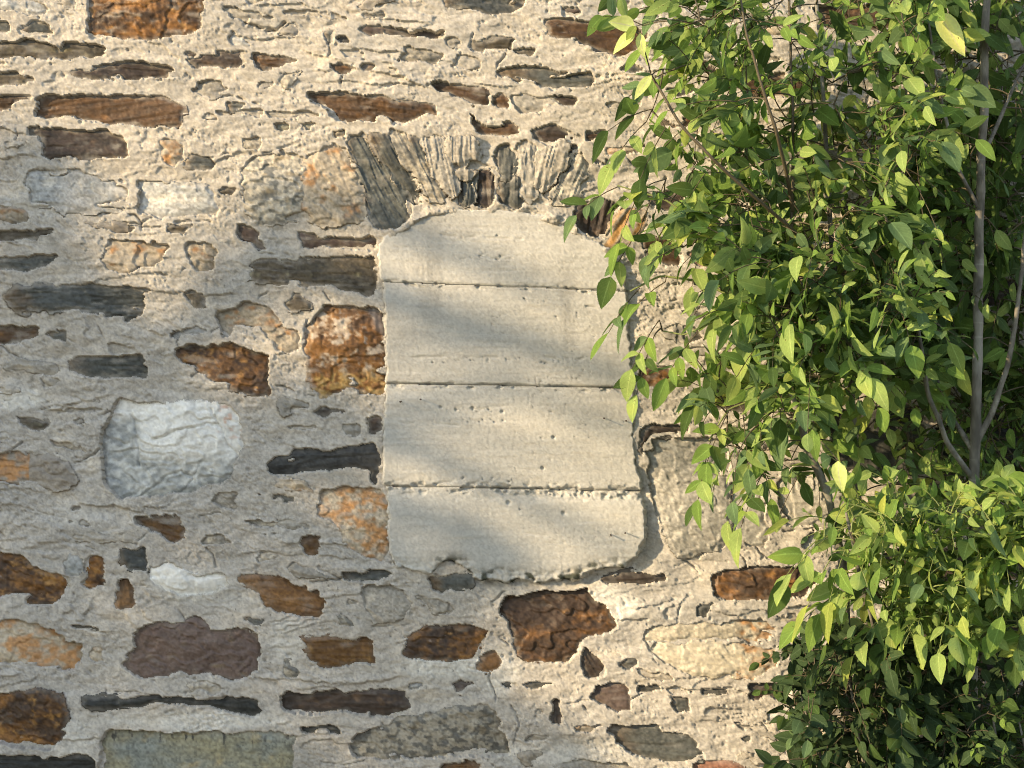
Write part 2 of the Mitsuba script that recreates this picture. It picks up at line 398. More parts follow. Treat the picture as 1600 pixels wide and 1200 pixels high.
cr(2.2, 14, '380,36 400,40 428,46'); cr(3, 16, '417,48 430,46 446,34')
cr(1.5, 8, '390,242 430,236 460,224'); cr(1.4, 8, '390,300 398,318 402,330'); cr(1.3, 7, '200,352 260,354 280,350')
cr(1.4, 8, '275,346 330,346'); cr(1.2, 7, '400,395 470,398'); cr(1.6, 9, '318,480 340,486 362,484'); cr(1.5, 9, '306,475 300,500 275,535')
cr(1.4, 8, '498,890 520,898 532,906'); cr(1.4, 8, '25,712 10,708 35,692'); cr(1.5, 8, '60,757 95,766 118,756')
cr(1.6, 9, '225,775 262,752'); cr(1.4, 8, '275,770 300,740'); cr(1.4, 8, '136,985 165,988'); cr(1.3, 7, '310,805 345,800')
cr(1.8, 10, '770,940 790,926'); cr(1.6, 10, '772,985 785,1000 795,1010'); cr(1.4, 8, '1010,1000 1020,1030 1040,1045')
cr(1.3, 7, '1060,975 1058,955 1066,945'); cr(1.5, 9, '1008,985 1009,960'); cr(1.3, 8, '1120,740 1128,700')
cr(1.6, 9, '1135,795 1150,822 1190,850'); cr(1.5, 9, '1150,850 1165,880 1168,900'); cr(1.4, 8, '1060,876 1100,866 1130,852')
cr(1.2, 6, '480,420 462,455'); cr(1.3, 7, '505,455 515,470'); cr(1.6, 9, '515,62 518,80 510,96'); cr(1.2, 6, '740,50 732,72')
cr(1.1, 6, '600,160 640,154'); cr(1.2, 6, '345,700 395,650'); cr(1.3, 7, '400,640 410,622'); cr(1.1, 6, '215,850 240,826')
cr(1.5, 8, '180,640 150,650 165,660'); cr(1.5, 8, '0,830 8,838'); cr(1.2, 6, '330,520 342,512'); cr(1.1, 6, '500,1190 540,1196 580,1185')
cr(1.3, 8, '1225,830 1300,826'); cr(1.4, 8, '640,1002 610,1010'); cr(1.2, 6, '580,980 640,976'); cr(1.2, 6, '180,1080 230,1084')
cr(1.3, 7, '800,1100 812,1130 800,1170'); cr(1.2, 6, '880,1100 930,1092'); cr(1.2, 6, '985,1095 1010,1080'); cr(1.2, 6, '1190,1130 1240,1190')
cr(1.6, 9, '1000,470 1060,470'); cr(1.5, 8, '1000,428 1055,426'); cr(1.4, 7, '0,540 30,560 30,585'); cr(1.2, 6, '60,640 130,628')

SLAB = chaikin([(591, 378), (606, 366), (640, 346), (650, 330), (700, 326), (760, 328), (800, 327), (860, 338), (890, 352), (920, 372), (948, 388), (966, 412), (976, 442), (981, 480), (986, 560),
                (991, 610), (990, 700), (996, 740), (1002, 765), (1007, 800), (1004, 850), (988, 878), (930, 890), (900, 904), (850, 908), (780, 906), (745, 904), (722, 884), (694, 876), (672, 894), (640, 890), (614, 884),
                (608, 840), (606, 770), (598, 740), (598, 690), (602, 640), (604, 560), (601, 470), (593, 420)], 1)


# ------------------------------------------------------------------ relief of the pointing
def bulge(X, Y):
    return 0.020 * nz(X, Y, 260, 200, 1, 2) + 0.010 * nz(X, Y, 110, 60, 2, 2)


def pointing(X, Y, fine=True):
    Yr = Y + 0.12 * X
    w = 40 * nz(X, Y, 120, 90, 3, 2)
    rag = 12 * nz(X, Y, 10, 8, 16, 3) if fine else 0
    h = bulge(X, Y) + 0.026 * nz(X + w, Yr + w, 110, 32, 4, 4) - 0.014 * np.abs(nz(X + w, Y + 0.5 * w, 90, 40, 19, 3))
    # broken ledges where one coat has come away from the one below
    t = (nz(X + 2 * w + rag, Yr + w + rag, 170, 46, 5, 4) + 0.5) * 8
    m = sstep(-0.02, 0.16, nz(X, Y, 130, 60, 17, 2))
    h += 0.0088 * m * (np.floor(t) + sstep(0.90, 1.0, t - np.floor(t)) - t * 0.85)
    t2 = (nz(X - w - rag, Y + 0.4 * w + rag, 70, 30, 6, 4) + 0.5) * 6
    h += 0.0042 * (1 - 0.5 * m) * (np.floor(t2) + sstep(0.85, 1.0, t2 - np.floor(t2)) - t2)
    if fine:
        rough = sstep(0.0, 0.25, nz(X, Y, 110, 60, 8, 3))
        h += (0.0015 + 0.0055 * rough) * nz(X, Y, 24, 13, 7, 4)
        h += (0.0012 + 0.0038 * rough) * nz(X, Y, 6.5, 5, 9, 3)
        flat = sstep(-0.12, 0.12, nz(X, Y, 100, 55, 36, 3))       # trowelled smooth here and there
        h += (0.0016 + 0.0026 * flat) * nz(X * 0.6 - Y * 0.8, Y * 0.6 + X * 0.8, 2.6, 2.6, 18, 1) - (0.0005 + 0.003 * flat) * sstep(0.26, 0.36, nz(X, Y, 4.2, 3.4, 25, 1)) * sstep(-0.1, 0.2, nz(X, Y, 80, 50, 30, 2))
        # trowel marks
        h += 0.0040 * nz(X + 0.35 * Y, Y - 0.2 * X, 70, 5, 10, 3) * sstep(-0.05, 0.2, nz(X, Y, 150, 90, 11, 2)) * (1 - rough)
    return h


def pits(X, Y, pts, rad, dep):
    """Small round holes: the depth at the grid's points (grid regular, first axis down)."""
    out = np.zeros(X.shape)
    x0, y0, sx, sy = X[0, 0], Y[0, 0], X[0, 1] - X[0, 0], Y[1, 0] - Y[0, 0]
    for (x, y), r, d in zip(pts, rad, dep):
        j0, j1 = int((x - 2 * r - x0) / sx), int((x + 2 * r - x0) / sx) + 2
        i0, i1 = int((y - 2 * r - y0) / sy), int((y + 2 * r - y0) / sy) + 2
        if j0 < 0 or i0 < 0 or j1 > X.shape[1] or i1 > X.shape[0]:
            continue
        q = ((X[i0:i1, j0:j1] - x) ** 2 + (Y[i0:i1, j0:j1] - y) ** 2) / r ** 2
        out[i0:i1, j0:j1] = np.maximum(out[i0:i1, j0:j1], d * np.exp(-q ** 1.5))
    return out


def streak(X, Y, ang, sx, sy, seed, octaves=3):
    a = math.radians(ang)
    u, v = X * math.cos(a) + Y * math.sin(a), -X * math.sin(a) + Y * math.cos(a)
    return nz(u, v, sx, sy, seed, octaves)


def white_grey(X, Y):
    """Where the large pale stone has lost its white face."""
    a = nz(X, Y, 34, 26, 140, 3) * 2
    b = nz(X, Y, 12, 9, 141, 3) * 2
    return np.maximum(sstep(22, -12, X - 212 + 22 * a + 10 * b) * sstep(646, 664, Y), sstep(-30, 24, Y - 716 + 40 * a + 22 * b - 0.10 * (X - 300)))


def stone_color(kind, X, Y, ang, seed, cx, cy, half):
    a = nz(X, Y, 38, 26, seed, 3) * 2.4            # blotches, about -1..1
    b = streak(X, Y, ang, 34, 6, seed + 1, 3) * 1.7 + nz(X, Y, 11, 8, seed + 12, 2) * 0.9  # bedding streaks
    c = nz(X, Y, 8, 6, seed + 2, 2) * 2.4
    g = nz(X, Y, 2.6, 2.6, seed + 3, 1)
    e = nz(X, Y, 18, 13, seed + 4, 3) * 2.4
    one = np.ones(X.shape)
    tone = 1 + (0.05 if kind == 'white' else 0.5) * (rng.random() - 0.5)
    if kind in ('brown', 'darkbrown', 'olivebrown'):
        base = {'brown': ((0.086, 0.045, 0.019), (0.033, 0.021, 0.013), (0.13, 0.066, 0.025)),
                'darkbrown': ((0.058, 0.039, 0.029), (0.026, 0.021, 0.018), (0.092, 0.058, 0.036)),
                'olivebrown': ((0.095, 0.074, 0.047), (0.042, 0.037, 0.028), (0.17, 0.145, 0.085))}[kind]
        col = mixc(mixc(one[..., None] * base[0], base[1], 0.5 + 0.7 * b + 0.4 * a), base[2], sstep(0.25, 0.8, e + 0.3 * b))
    elif kind == 'ochre':
        col = mixc(mixc(one[..., None] * np.array((0.15, 0.078, 0.027)), (0.075, 0.042, 0.021), 0.35 + 0.5 * b + 0.5 * a), (0.20, 0.115, 0.042), sstep(0.15, 0.8, e + 0.3 * b))
    elif kind in ('slate', 'darkslate', 'archslate'):
        k = {'slate': 0.85, 'darkslate': 0.42, 'archslate': 1.0}[kind]
        col = mixc(one[..., None] * np.array((0.095, 0.098, 0.088)) * k, np.array((0.055, 0.060, 0.058)) * k, 0.5 + 0.8 * b)
        col = mixc(col, np.array((0.17, 0.165, 0.14)) * k, sstep(0.35, 0.8, b + 0.3 * c))
        if kind != 'darkslate':
            col = mixc(col, (0.13, 0.085, 0.045), sstep(0.2, 0.9, (cx - X) / max(half, 1) * 0.9 + 0.5 * a - 0.1) * 0.8)
    elif kind == 'black':
        col = mixc(one[..., None] * np.array((0.022, 0.023, 0.024)), (0.05, 0.05, 0.048), 0.5 + b)
    elif kind in ('rust', 'rustdark', 'rustbright'):
        k = {'rust': 0.0, 'rustdark': -0.35, 'rustbright': 0.45}[kind]
        col = mixc(one[..., None] * np.array((0.060, 0.036, 0.022)), (0.225, 0.105, 0.030), sstep(-0.4, 0.7, a + k + 0.4 * c))
        col = mixc(col, (0.33, 0.175, 0.055), sstep(0.2, 0.9, e + 0.5 * c + 0.5 * k))
        col = mixc(col, (0.33, 0.29, 0.25), sstep(0.35, 0.8, b * 0.7 + c * 0.6 + 0.45 * k - 0.1) * 0.8)
        if kind == 'rustbright':
            col = mixc(col, (0.42, 0.37, 0.31), sstep(0.15, 0.6, 0.9 * e - 0.3 * a + 0.5 * c) * 0.8)
            col = mixc(col, (0.42, 0.27, 0.09), sstep(570, 595, Y + 20 * a) * sstep(-0.2, 0.4, c + e) * 0.8)
            col = mixc(col, (0.16, 0.16, 0.17), sstep(0.25, 0.6, (X - cx) / 60 - (Y - cy + 30) / 60 - 0.6 + a * 0.5) * 0.7)
    elif kind in ('buff', 'rustbuff', 'cream', 'buffstreak', 'rustgrey'):
        hi = {'cream': (0.56, 0.50, 0.39), 'rustgrey': (0.26, 0.225, 0.185)}.get(kind, (0.43, 0.365, 0.275))
        col = mixc(one[..., None] * np.array(hi), np.array(hi) * 0.62, 0.45 + 0.6 * c + 0.3 * b)
        k = {'cream': -0.45, 'rustbuff': 0.35, 'rustgrey': 0.0}.get(kind, -0.05)
        if kind == 'cream':
            k = np.where(X > 1150, 0.35, -0.5)
        if kind == 'rustgrey':
            k = np.where(X < 45, 0.6, -0.8)
        col = mixc(col, (0.34, 0.165, 0.055), sstep(0.0, 0.7, e + 0.4 * c + k) * 0.85)
        col = mixc(col, (0.13, 0.115, 0.095), sstep(0.45, 0.8, b * 0.6 + a * 0.7) * (0.2 if kind == 'cream' else 0.8))
        if kind == 'buffstreak':
            col = mixc(col, (0.40, 0.22, 0.07), sstep(0.0, 0.3, streak(X, Y, ang, 60, 5, seed + 7, 2) * 2))
    elif kind == 'white':
        col = mixc(one[..., None] * np.array((0.76, 0.735, 0.68)), (0.60, 0.59, 0.56), 0.4 + 0.5 * c + 0.5 * e)
        col = mixc(col, (0.44, 0.46, 0.46), sstep(0.25, 0.7, a * 0.6 + b * 0.6) * 0.7)
        if half > 80:
            grey = white_grey(X, Y)
            col = mixc(col, mixc(one[..., None] * np.array((0.27, 0.28, 0.275)), (0.50, 0.50, 0.475), 0.45 + 0.9 * c + 0.5 * e), grey)
            col = mixc(col, (0.56, 0.40, 0.31), sstep(0.1, 0.7, c + 0.6 * e) * sstep(330, 352, X) * sstep(700, 670, Y))
    elif kind == 'bluegrey':
        col = mixc(one[..., None] * np.array((0.34, 0.335, 0.32)), (0.22, 0.23, 0.23), 0.4 + 0.8 * e + 0.3 * c)
        col = mixc(col, (0.46, 0.43, 0.38), sstep(0.1, 0.6, a))
    elif kind == 'grey':
        col = mixc(one[..., None] * np.array((0.30, 0.275, 0.235)), (0.19, 0.18, 0.16), 0.4 + 0.6 * c + 0.4 * b)
        col = mixc(col, (0.42, 0.37, 0.29), sstep(0.1, 0.7, a + 0.4 * b))
    elif kind == 'greyslab':
        col = mixc(one[..., None] * np.array((0.315, 0.298, 0.262)), (0.24, 0.23, 0.205), 0.45 + 0.5 * c + 0.4 * a)
        col = mixc(col, (0.40, 0.37, 0.31), sstep(0.2, 0.8, e) * 0.6)
    elif kind == 'sand':
        col = mixc(one[..., None] * np.array((0.40, 0.355, 0.29)), (0.30, 0.275, 0.235), 0.5 + 0.5 * b + 0.4 * c)
    elif kind == 'mottle':
        col = mixc(one[..., None] * np.array((0.40, 0.36, 0.29)), (0.13, 0.125, 0.11), sstep(-0.2, 0.4, c + 0.4 * a))
        col = mixc(col, (0.26, 0.20, 0.12), sstep(0.3, 0.7, e) * 0.7)
    elif kind in ('plum', 'darkplum'):
        k = 1.0 if kind == 'plum' else 0.48
        col = mixc(one[..., None] * np.array((0.20, 0.140, 0.112)) * k, np.array((0.125, 0.085, 0.073)) * k, 0.5 + 0.6 * a + 0.4 * c)
        col = mixc(col, np.array((0.27, 0.20, 0.135)) * k, sstep(0.2, 0.8, e))
    elif kind == 'olive':
        col = mixc(one[..., None] * np.array((0.235, 0.215, 0.14)), (0.175, 0.185, 0.165), 0.5 + 0.9 * a)
        col = mixc(col, (0.30, 0.24, 0.13), sstep(0.1, 0.8, e))
        col = mixc(col, (0.04, 0.04, 0.035), sstep(0.16, 0.26, nz(X, Y, 5, 16, seed + 9, 2)) * sstep(1180, 1150, Y))
    else:                                            # brick
        col = mixc(one[..., None] * np.array((0.24, 0.115, 0.075)), (0.15, 0.08, 0.055), 0.5 + 0.8 * c)
    return np.clip(col * (tone * (1 + (0.35 if kind == 'white' else 0.8) * g + (0.08 if kind == 'white' else 0.25) * c))[..., None], 0.008, 0.80)


def stone_relief(kind, X, Y, ang, seed, half, slab=False):
    r = np.random.default_rng(seed)
    h = 0.0035 * streak(X, Y, ang, 70, 5, seed + 1, 3) + 0.003 * nz(X, Y, 14, 10, seed, 3) + 0.0028 * nz(X, Y, 4.5, 4, seed + 5, 2)
    if kind in ('slate', 'brown', 'ochre', 'darkbrown', 'darkslate', 'olivebrown', 'black'):
        t = (streak(X, Y, ang, 160, 16, seed + 2, 2) + 0.5) * 5
        h += 0.003 * (np.floor(t) + sstep(0.7, 1, t - np.floor(t)) - t * 0.6)
    if kind == 'archslate' or slab:
        k = 1.0 if kind == 'archslate' else 0.6
        h += 0.010 * k * streak(X, Y, ang, 100, 6.5, seed + 6, 3) + 0.006 * nz(X, Y, 22, 18, seed + 21, 4) + 0.007 * k * streak(X, Y, ang, 70, 14, seed + 22, 2)
        t = (streak(X, Y, ang, 120, 13, seed + 23, 3) + 0.5) * 5
        h += 0.004 * (np.floor(t) + sstep(0.8, 1, t - np.floor(t)) - t * 0.7)
    if not slab and kind in ('rust', 'rustdark', 'rustbright', 'buff', 'rustbuff', 'plum', 'white', 'mottle', 'grey', 'buffstreak', 'rustgrey', 'bluegrey', 'cream', 'sand', 'greyslab'):
        k = 0.55 if kind in ('bluegrey', 'grey', 'cream') else 1.0
        w = 14 * nz(X, Y, 40, 40, seed + 8, 2)
        cx, cy = X.mean(), Y.mean()
        f = np.full(X.shape, 9.0)
        for _ in range(7):
            th, sl, o = r.random() * 6.28, r.uniform(0.03, 0.20) * k, r.uniform(0.0, 0.25)
            f = np.minimum(f, (o * half - ((X + w - cx) * math.cos(th) + (Y + w - cy) * math.sin(th))) * sl)
        if kind == 'white' and half > 80:
            h -= 0.005 * white_grey(X, Y)
            for q in ([(220, 775), (262, 745), (285, 735), (300, 745)], [(278, 770), (300, 752), (312, 728)], [(206, 650), (214, 690), (216, 728)], [(330, 640), (352, 690), (372, 716)], [(240, 690), (290, 668), (340, 662)]):
                d = line_d(q, X + 9 * nz(X, Y, 12, 12, 150, 2), Y + 9 * nz(X, Y, 12, 12, 151, 2))
                h -= 0.006 * np.exp(-(d / 1.6) ** 2)
        h += np.clip(f * S, -0.02, 0.010) * 0.8
        h += 0.007 * k * (np.abs(nz(X, Y, 30, 22, seed + 3, 3)) * -2 + 0.2)
        rg = 6 * nz(X, Y, 8, 8, seed + 13, 2)
        t = (nz(X + rg, Y + rg, 60, 42, seed + 14, 3) + 0.5) * 6
        h += 0.0045 * k * (np.floor(t) + sstep(0.85, 1, t - np.floor(t)) - t)
    return h


def mortar_color(X, Y):
    a, b, c = nz(X, Y, 190, 120, 13, 3) * 2, nz(X, Y, 48, 30, 14, 3) * 2, nz(X, Y, 7, 6, 15, 2) * 2
    g = noise(np.stack([(X * 0.6 - Y * 0.8) / 2.1, (Y * 0.6 + X * 0.8) / 2.1, X * 0], -1), 5) - 0.5
    d = nz(X, Y, 26, 12, 24, 4) * 2
    col = mixc(np.ones(X.shape)[..., None] * np.array((0.43, 0.392, 0.340)), (0.355, 0.338, 0.312), 0.5 + 0.8 * a)
    col = mixc(col, (0.49, 0.44, 0.37), sstep(0.1, 0.7, b))
    col = mixc(col, (0.27, 0.25, 0.215), sstep(0.15, 0.8, -b + 0.3 * c) * 0.6)
    col = mixc(col, (0.24, 0.225, 0.195), sstep(0.25, 0.75, d) * 0.6)
    sm = nz(X + 0.3 * Y, Y - 0.15 * X, 90, 9, 28, 3) * 2      # trowel smears
    col = col * (1 + 0.22 * sm * sstep(-0.1, 0.2, nz(X, Y, 120, 80, 29, 2)))[..., None]
    col = col * np.array((1.0, 0.985, 0.955)) ** (sstep(700, 350, Y) * 0.9)[..., None]
    lime = np.zeros(X.shape)
    for x, y, rx, ry, k in ((700, 1040, 90, 22, 0.7), (955, 940, 40, 30, 0.8), (120, 800, 60, 20, 0.2), (20, 620, 50, 18, 0.7), (300, 1125, 160, 16, 0.6), (110, 1150, 40, 40, 0.5), (780, 1050, 30, 40, 0.6),
                             (880, 1175, 120, 25, 0.4), (450, 1000, 30, 40, 0.5), (960, 1180, 50, 30, 0.4), (300, 915, 70, 25, 0.5), (90, 300, 90, 40, 0.25)):
        lime = np.maximum(lime, k * sstep(1.3, 0.5, np.hypot((X - x) / rx, (Y - y) / ry) + 0.5 * b))
    col = mixc(col, (0.60, 0.575, 0.52), lime)
    speck = sstep(0.27, 0.36, nz(X, Y, 3.0, 4.6, 26, 1)) * sstep(-0.05, 0.25, nz(X, Y, 60, 40, 27, 2) + 0.22 * sstep(700, 1000, Y) - 0.03)
    col = mixc(col, (0.07, 0.065, 0.055), speck * 0.75)
    col = col * (1 + 0.20 * c + 0.46 * g)[..., None]
    return np.clip(col, 0.02, 0.8)


# ------------------------------------------------------------------ build the masonry
STEP = 1.75
gx, gy = np.arange(-90, 1690, STEP), np.arange(-90, 1290, STEP)
GX, GY = np.meshgrid(gx, gy)
HM = pointing(GX, GY)
# the rubble rim round the head of the opening, and the sunk pointing between the arch stones
arch = poly_sd(np.array([(560, 212), (740, 214), (905, 232), (955, 300), (900, 345), (640, 330), (580, 290)], float), GX, GY)
HM -= 0.010 * sstep(6, -10, arch)
rim = line_d([(605, 366), (650, 334), (700, 318), (780, 318), (850, 330), (905, 355), (955, 392)], GX, GY)
HM += np.exp(-(rim / 19) ** 2) * (0.016 + 0.060 * nz(GX, GY, 22, 15, 21, 4))
below = line_d([(612, 898), (700, 908), (850, 915), (930, 905), (1010, 885)], GX, GY)
HM -= np.exp(-(below / 10) ** 2) * (0.016 + 0.03 * nz(GX, GY, 14, 9, 22, 2)) * sstep(640, 720, GX)
hollow = poly_sd(np.array([(1000, 735), (1012, 730), (1024, 800), (1040, 862), (1010, 880), (1000, 850)], float), GX, GY)
HM -= 0.009 * sstep(8, -8, hollow)
WXX, WYY = warp(GX, GY)
BL = bulge(GX, GY)
keep = np.ones(GX.shape, bool)
wall = 'stone_wall'
labels[wall] = {'label': 'old rubble stone wall with rough sandy mortar round a blocked opening', 'category': 'wall'}
g_ = np.random.default_rng(79)
for _ in range(62):                                # ledges where a bed of pointing ends
    x_, y_, ln = g_.uniform(-60, 1290), g_.uniform(0, 1200), g_.uniform(35, 150)
    am, sl = g_.uniform(0.003, 0.0085), g_.normal(0.04, 0.10)
    if poly_sd(SLAB, np.array([x_ - ln * 0.6, x_, x_ + ln * 0.6]), np.array([y_] * 3)).min() < 25:
        continue
    j0, j1 = np.searchsorted(gx, [x_ - ln, x_ + ln])
    i0, i1 = np.searchsorted(gy, [y_ - 60, y_ + 60])
    s = np.s_[i0:i1, j0:j1]
    X, Y = GX[s], GY[s]
    dy = Y - y_ - sl * (X - x_) - 22 * nz(X, Y, 45, 60, 93, 3) - 7 * nz(X, Y, 9, 9, 94, 2)
    tp = sstep(1.0, 0.55, np.abs(X - x_) / ln)
    HM[s] += am * tp * np.where(dy < 0, np.exp(dy / 16), -0.35 * np.exp(-dy / 7))
for n, (kind, off, pts, ang, lab, name) in enumerate(ST):
    if kind == 'brown' and min(q[1] for q in pts) > 640:
        kind = 'ochre'
    if name == 'arch_stone' and kind == 'buff' and pts[0][0] > 590:
        kind = 'sand'
    P = chaikin(pts, 1)
    lo, hi = P.min(0) - 34, P.max(0) + 34
    j0, j1 = np.searchsorted(gx, [lo[0], hi[0]])
    i0, i1 = np.searchsorted(gy, [lo[1], hi[1]])
    if j1 - j0 < 4 or i1 - i0 < 4:
        continue
    s = np.s_[i0:i1, j0:j1]
    X, Y = GX[s], GY[s]
    sd = poly_sd(P, WXX[s], WYY[s])
    cx, cy, half = P[:, 0].mean(), P[:, 1].mean(), max(np.ptp(P[:, 0]), np.ptp(P[:, 1])) / 2
    sd = sd + (4 if kind == 'white' else 10) * nz(X, Y, 20, 11, 41 + n, 3) + (6 if kind == 'white' else 17) * sstep(0.08, 0.24, nz(X, Y, 46, 20, 42, 3)) * (0.5 if cy > 840 else 1)
    if name == 'arch_stone':
        sd = sd - 6
    off_m = (off * 0.62 if off > 0 else off) * 0.001
    flush = off <= 3
    if flush:                                       # smeared pointing hides part of a flush stone's edge
        sd = sd + (6 if kind == 'white' else 12) * nz(X, Y, 24, 16, 300 + n, 3)
    level = BL[s] + 0.002
    relief = stone_relief(kind, X, Y, ang, 500 + 11 * n, half, name == 'arch_stone' and cx > 590)
    tq = np.random.default_rng(9000 + n)
    off_m += tq.uniform(-0.002, 0.005) * (1 if off > -1 else -1.2) * (name == 'arch_stone' or half > 18)
    relief = relief + np.clip(((X - cx) * tq.normal(0, 0.07) + (Y - cy) * tq.normal(0.03, 0.09)) * S, -0.007, 0.007)
    relief = relief - np.median(relief[sd < 0]) if (sd < 0).any() else relief
    hs = level - off_m + relief - 0.004 * sstep(-7, 1, sd)
    # the pointing comes up to the stone's edge at its own level
    w = np.exp(-(np.maximum(sd, 0) / (14 if flush else 20)) ** 2)
    lip = level + (0.0 if flush else 0.0005) + 0.55 * (HM[s] - BL[s]) + 0.003 * nz(X, Y, 9, 7, 77, 2)
    HM[s] = HM[s] * (1 - w) + lip * w
    if flush:
        HM[s] -= (0.0 if kind == 'sand' else 0.006) * np.exp(-(sd / 1.2) ** 2) * sstep(0.08, 0.2, nz(X, Y, 34, 26, 800 + n, 2))
    HM[s] = np.where(sd < 0.6, np.minimum(HM[s], hs - 0.004), HM[s])
    keep[s] &= sd > -9
    inside = sd < 5
    film = np.clip(sstep(-7, 2, sd + 10 * nz(X, Y, 9, 7, 43, 2)) * 0.5 + sstep(0.10, 0.30, nz(X, Y, 30, 12, 44 + n, 4)) * 0.42, 0, 0.8) * (0.2 if kind == 'white' else 0.8 if name == 'arch_stone' else 0.35 if kind == 'black' else 0.8 if kind == 'greyslab' else 0.45 if cy > 840 else 1)
    v, f, c = sheet(X, Y, hs, mixc(stone_color(kind, X, Y, ang, 500 + 11 * n, cx, cy, half), mortar_color(X, Y) * 0.85, film), inside, 0.06)
    if len(f) < 6:
        continue
    key = f'{wall}__' + numbered(name)
    scene[key] = mikit.ply((v, f), 'stone_material', smooth=True, color=c)
    if lab:
        labels[key] = {'label': lab}
g_ = np.random.default_rng(78)
for _ in range(45):
    x_, y_ = g_.uniform(0, [1290, 1200])
    n_, ln = g_.integers(3, 6), g_.uniform(8, 26)
    a_ = g_.normal(0.05, 0.5) if g_.random() < 0.75 else g_.uniform(0, 3.1)
    q_ = [(x_, y_)]
    for _k in range(n_):
        a_ += g_.normal(0, 0.35)
        q_.append((q_[-1][0] + ln * math.cos(a_), q_[-1][1] + ln * 0.7 * math.sin(a_)))
    if poly_sd(SLAB, np.array([q[0] for q in q_]), np.array([q[1] for q in q_])).min() > 12:
        CR.append((g_.uniform(0.9, 2.2), g_.uniform(5, 13), q_))
for wd, dp, L in CR:
    L = np.array(L)
    lo, hi = L.min(0) - 16, L.max(0) + 16
    j0, j1 = np.searchsorted(gx, [lo[0], hi[0]])
    i0, i1 = np.searchsorted(gy, [lo[1], hi[1]])
    s = np.s_[i0:i1, j0:j1]
    d = line_d(L, GX[s] + 10 * nz(GX[s], GY[s], 14, 14, 90, 2), GY[s] + 10 * nz(GX[s], GY[s], 14, 14, 91, 2))
    HM[s] -= dp * 0.0012 * np.exp(-(d / (0.5 * wd + 0.25)) ** 2) * sstep(-0.18, 0.08, nz(GX[s], GY[s], 16, 16, 92, 2))
# sand holes
N = 1500
cl = rng.random((N * 3, 2)) * [1720, 1320] + [-60, -60]
pr = sstep(-0.1, 0.25, nz(cl[:, 0], cl[:, 1], 130, 100, 12, 2))
cl = cl[rng.random(len(cl)) < 0.25 + 0.75 * pr]
rad = rng.uniform(1.3, 2.6, len(cl)) + (rng.random(len(cl)) < 0.08) * rng.uniform(1, 3.5, len(cl))
HM -= pits(GX, GY, cl, rad, rng.uniform(0.002, 0.007, len(cl)))
slab_sd = poly_sd(SLAB, WXX * 0.5 + GX * 0.5, WYY * 0.5 + GY * 0.5) + 15 * np.exp(-(rim / 17) ** 2)
keep &= slab_sd > -8
HM -= 0.030 * sstep(-1, -7, slab_sd)


v, f, c = sheet(GX, GY, HM, mortar_color(GX, GY), keep, 0.05)
scene[f'{wall}__mortar'] = mikit.ply((v, f), 'masonry_material', smooth=True, color=c)

# the wall beyond the frame, coarser
ox, oy = np.arange(-2200, 3801, 9.0), np.arange(-900, 1767, 9.0)
OX, OY = np.meshgrid(ox, oy)
HO = pointing(OX, OY, False) + 0.005 * nz(OX, OY, 20, 15, 31, 2) - 0.004
rows = OY / 62 + 0.4 * nz(OX, OY, 300, 80, 33, 2)
r_i = np.floor(rows)
cols = OX / 170 + 7.7 * np.sin(r_i * 12.9898)
sdo = np.minimum(np.minimum(rows - r_i, 1 - rows + r_i) * 62, np.minimum(cols - np.floor(cols), 1 - cols + np.floor(cols)) * 170) + 22 * nz(OX, OY, 60, 30, 34, 2)
rnd = noise(np.stack([np.floor(cols), r_i, r_i * 0], -1), 9)
stone = sstep(14, 19, sdo) * (rnd > 0.35)
HO -= 0.010 * stone
tint = np.stack([0.06 + 0.12 * rnd, 0.045 + 0.07 * rnd, 0.035 + 0.03 * rnd], -1) * (1 + nz(OX, OY, 40, 14, 35, 3))[..., None]
CO = mixc(mortar_color(OX, OY), tint, stone)
ko = ~((OX > -80) & (OX < 1680) & (OY > -80) & (OY < 1280))
v, f, c = sheet(OX, OY, HO, CO, ko, 0.0)
scene[f'{wall}__outer_masonry'] = mikit.ply((v, f), 'masonry_material', smooth=True, color=c)
labels[f'{wall}__outer_masonry'] = {'kind': 'stuff'}


def box(x0, x1, y0, y1, z0, z1):
    v = np.array([[x, y, z] for x in (x0, x1) for y in (y0, y1) for z in (z0, z1)], float)
    return v, np.array([[0, 1, 3], [0, 3, 2], [4, 6, 7], [4, 7, 5], [0, 4, 5], [0, 5, 1], [2, 3, 7], [2, 7, 6], [0, 2, 6], [0, 6, 4], [1, 5, 7], [1, 7, 3]])


bv, bf = box(wx(-2195), wx(3795), 0.07, 0.65, -0.1, wz(-895))
scene[f'{wall}__core'] = mikit.ply((bv, bf), 'masonry_material', color=np.tile([[0.3, 0.27, 0.22]], (8, 1)))

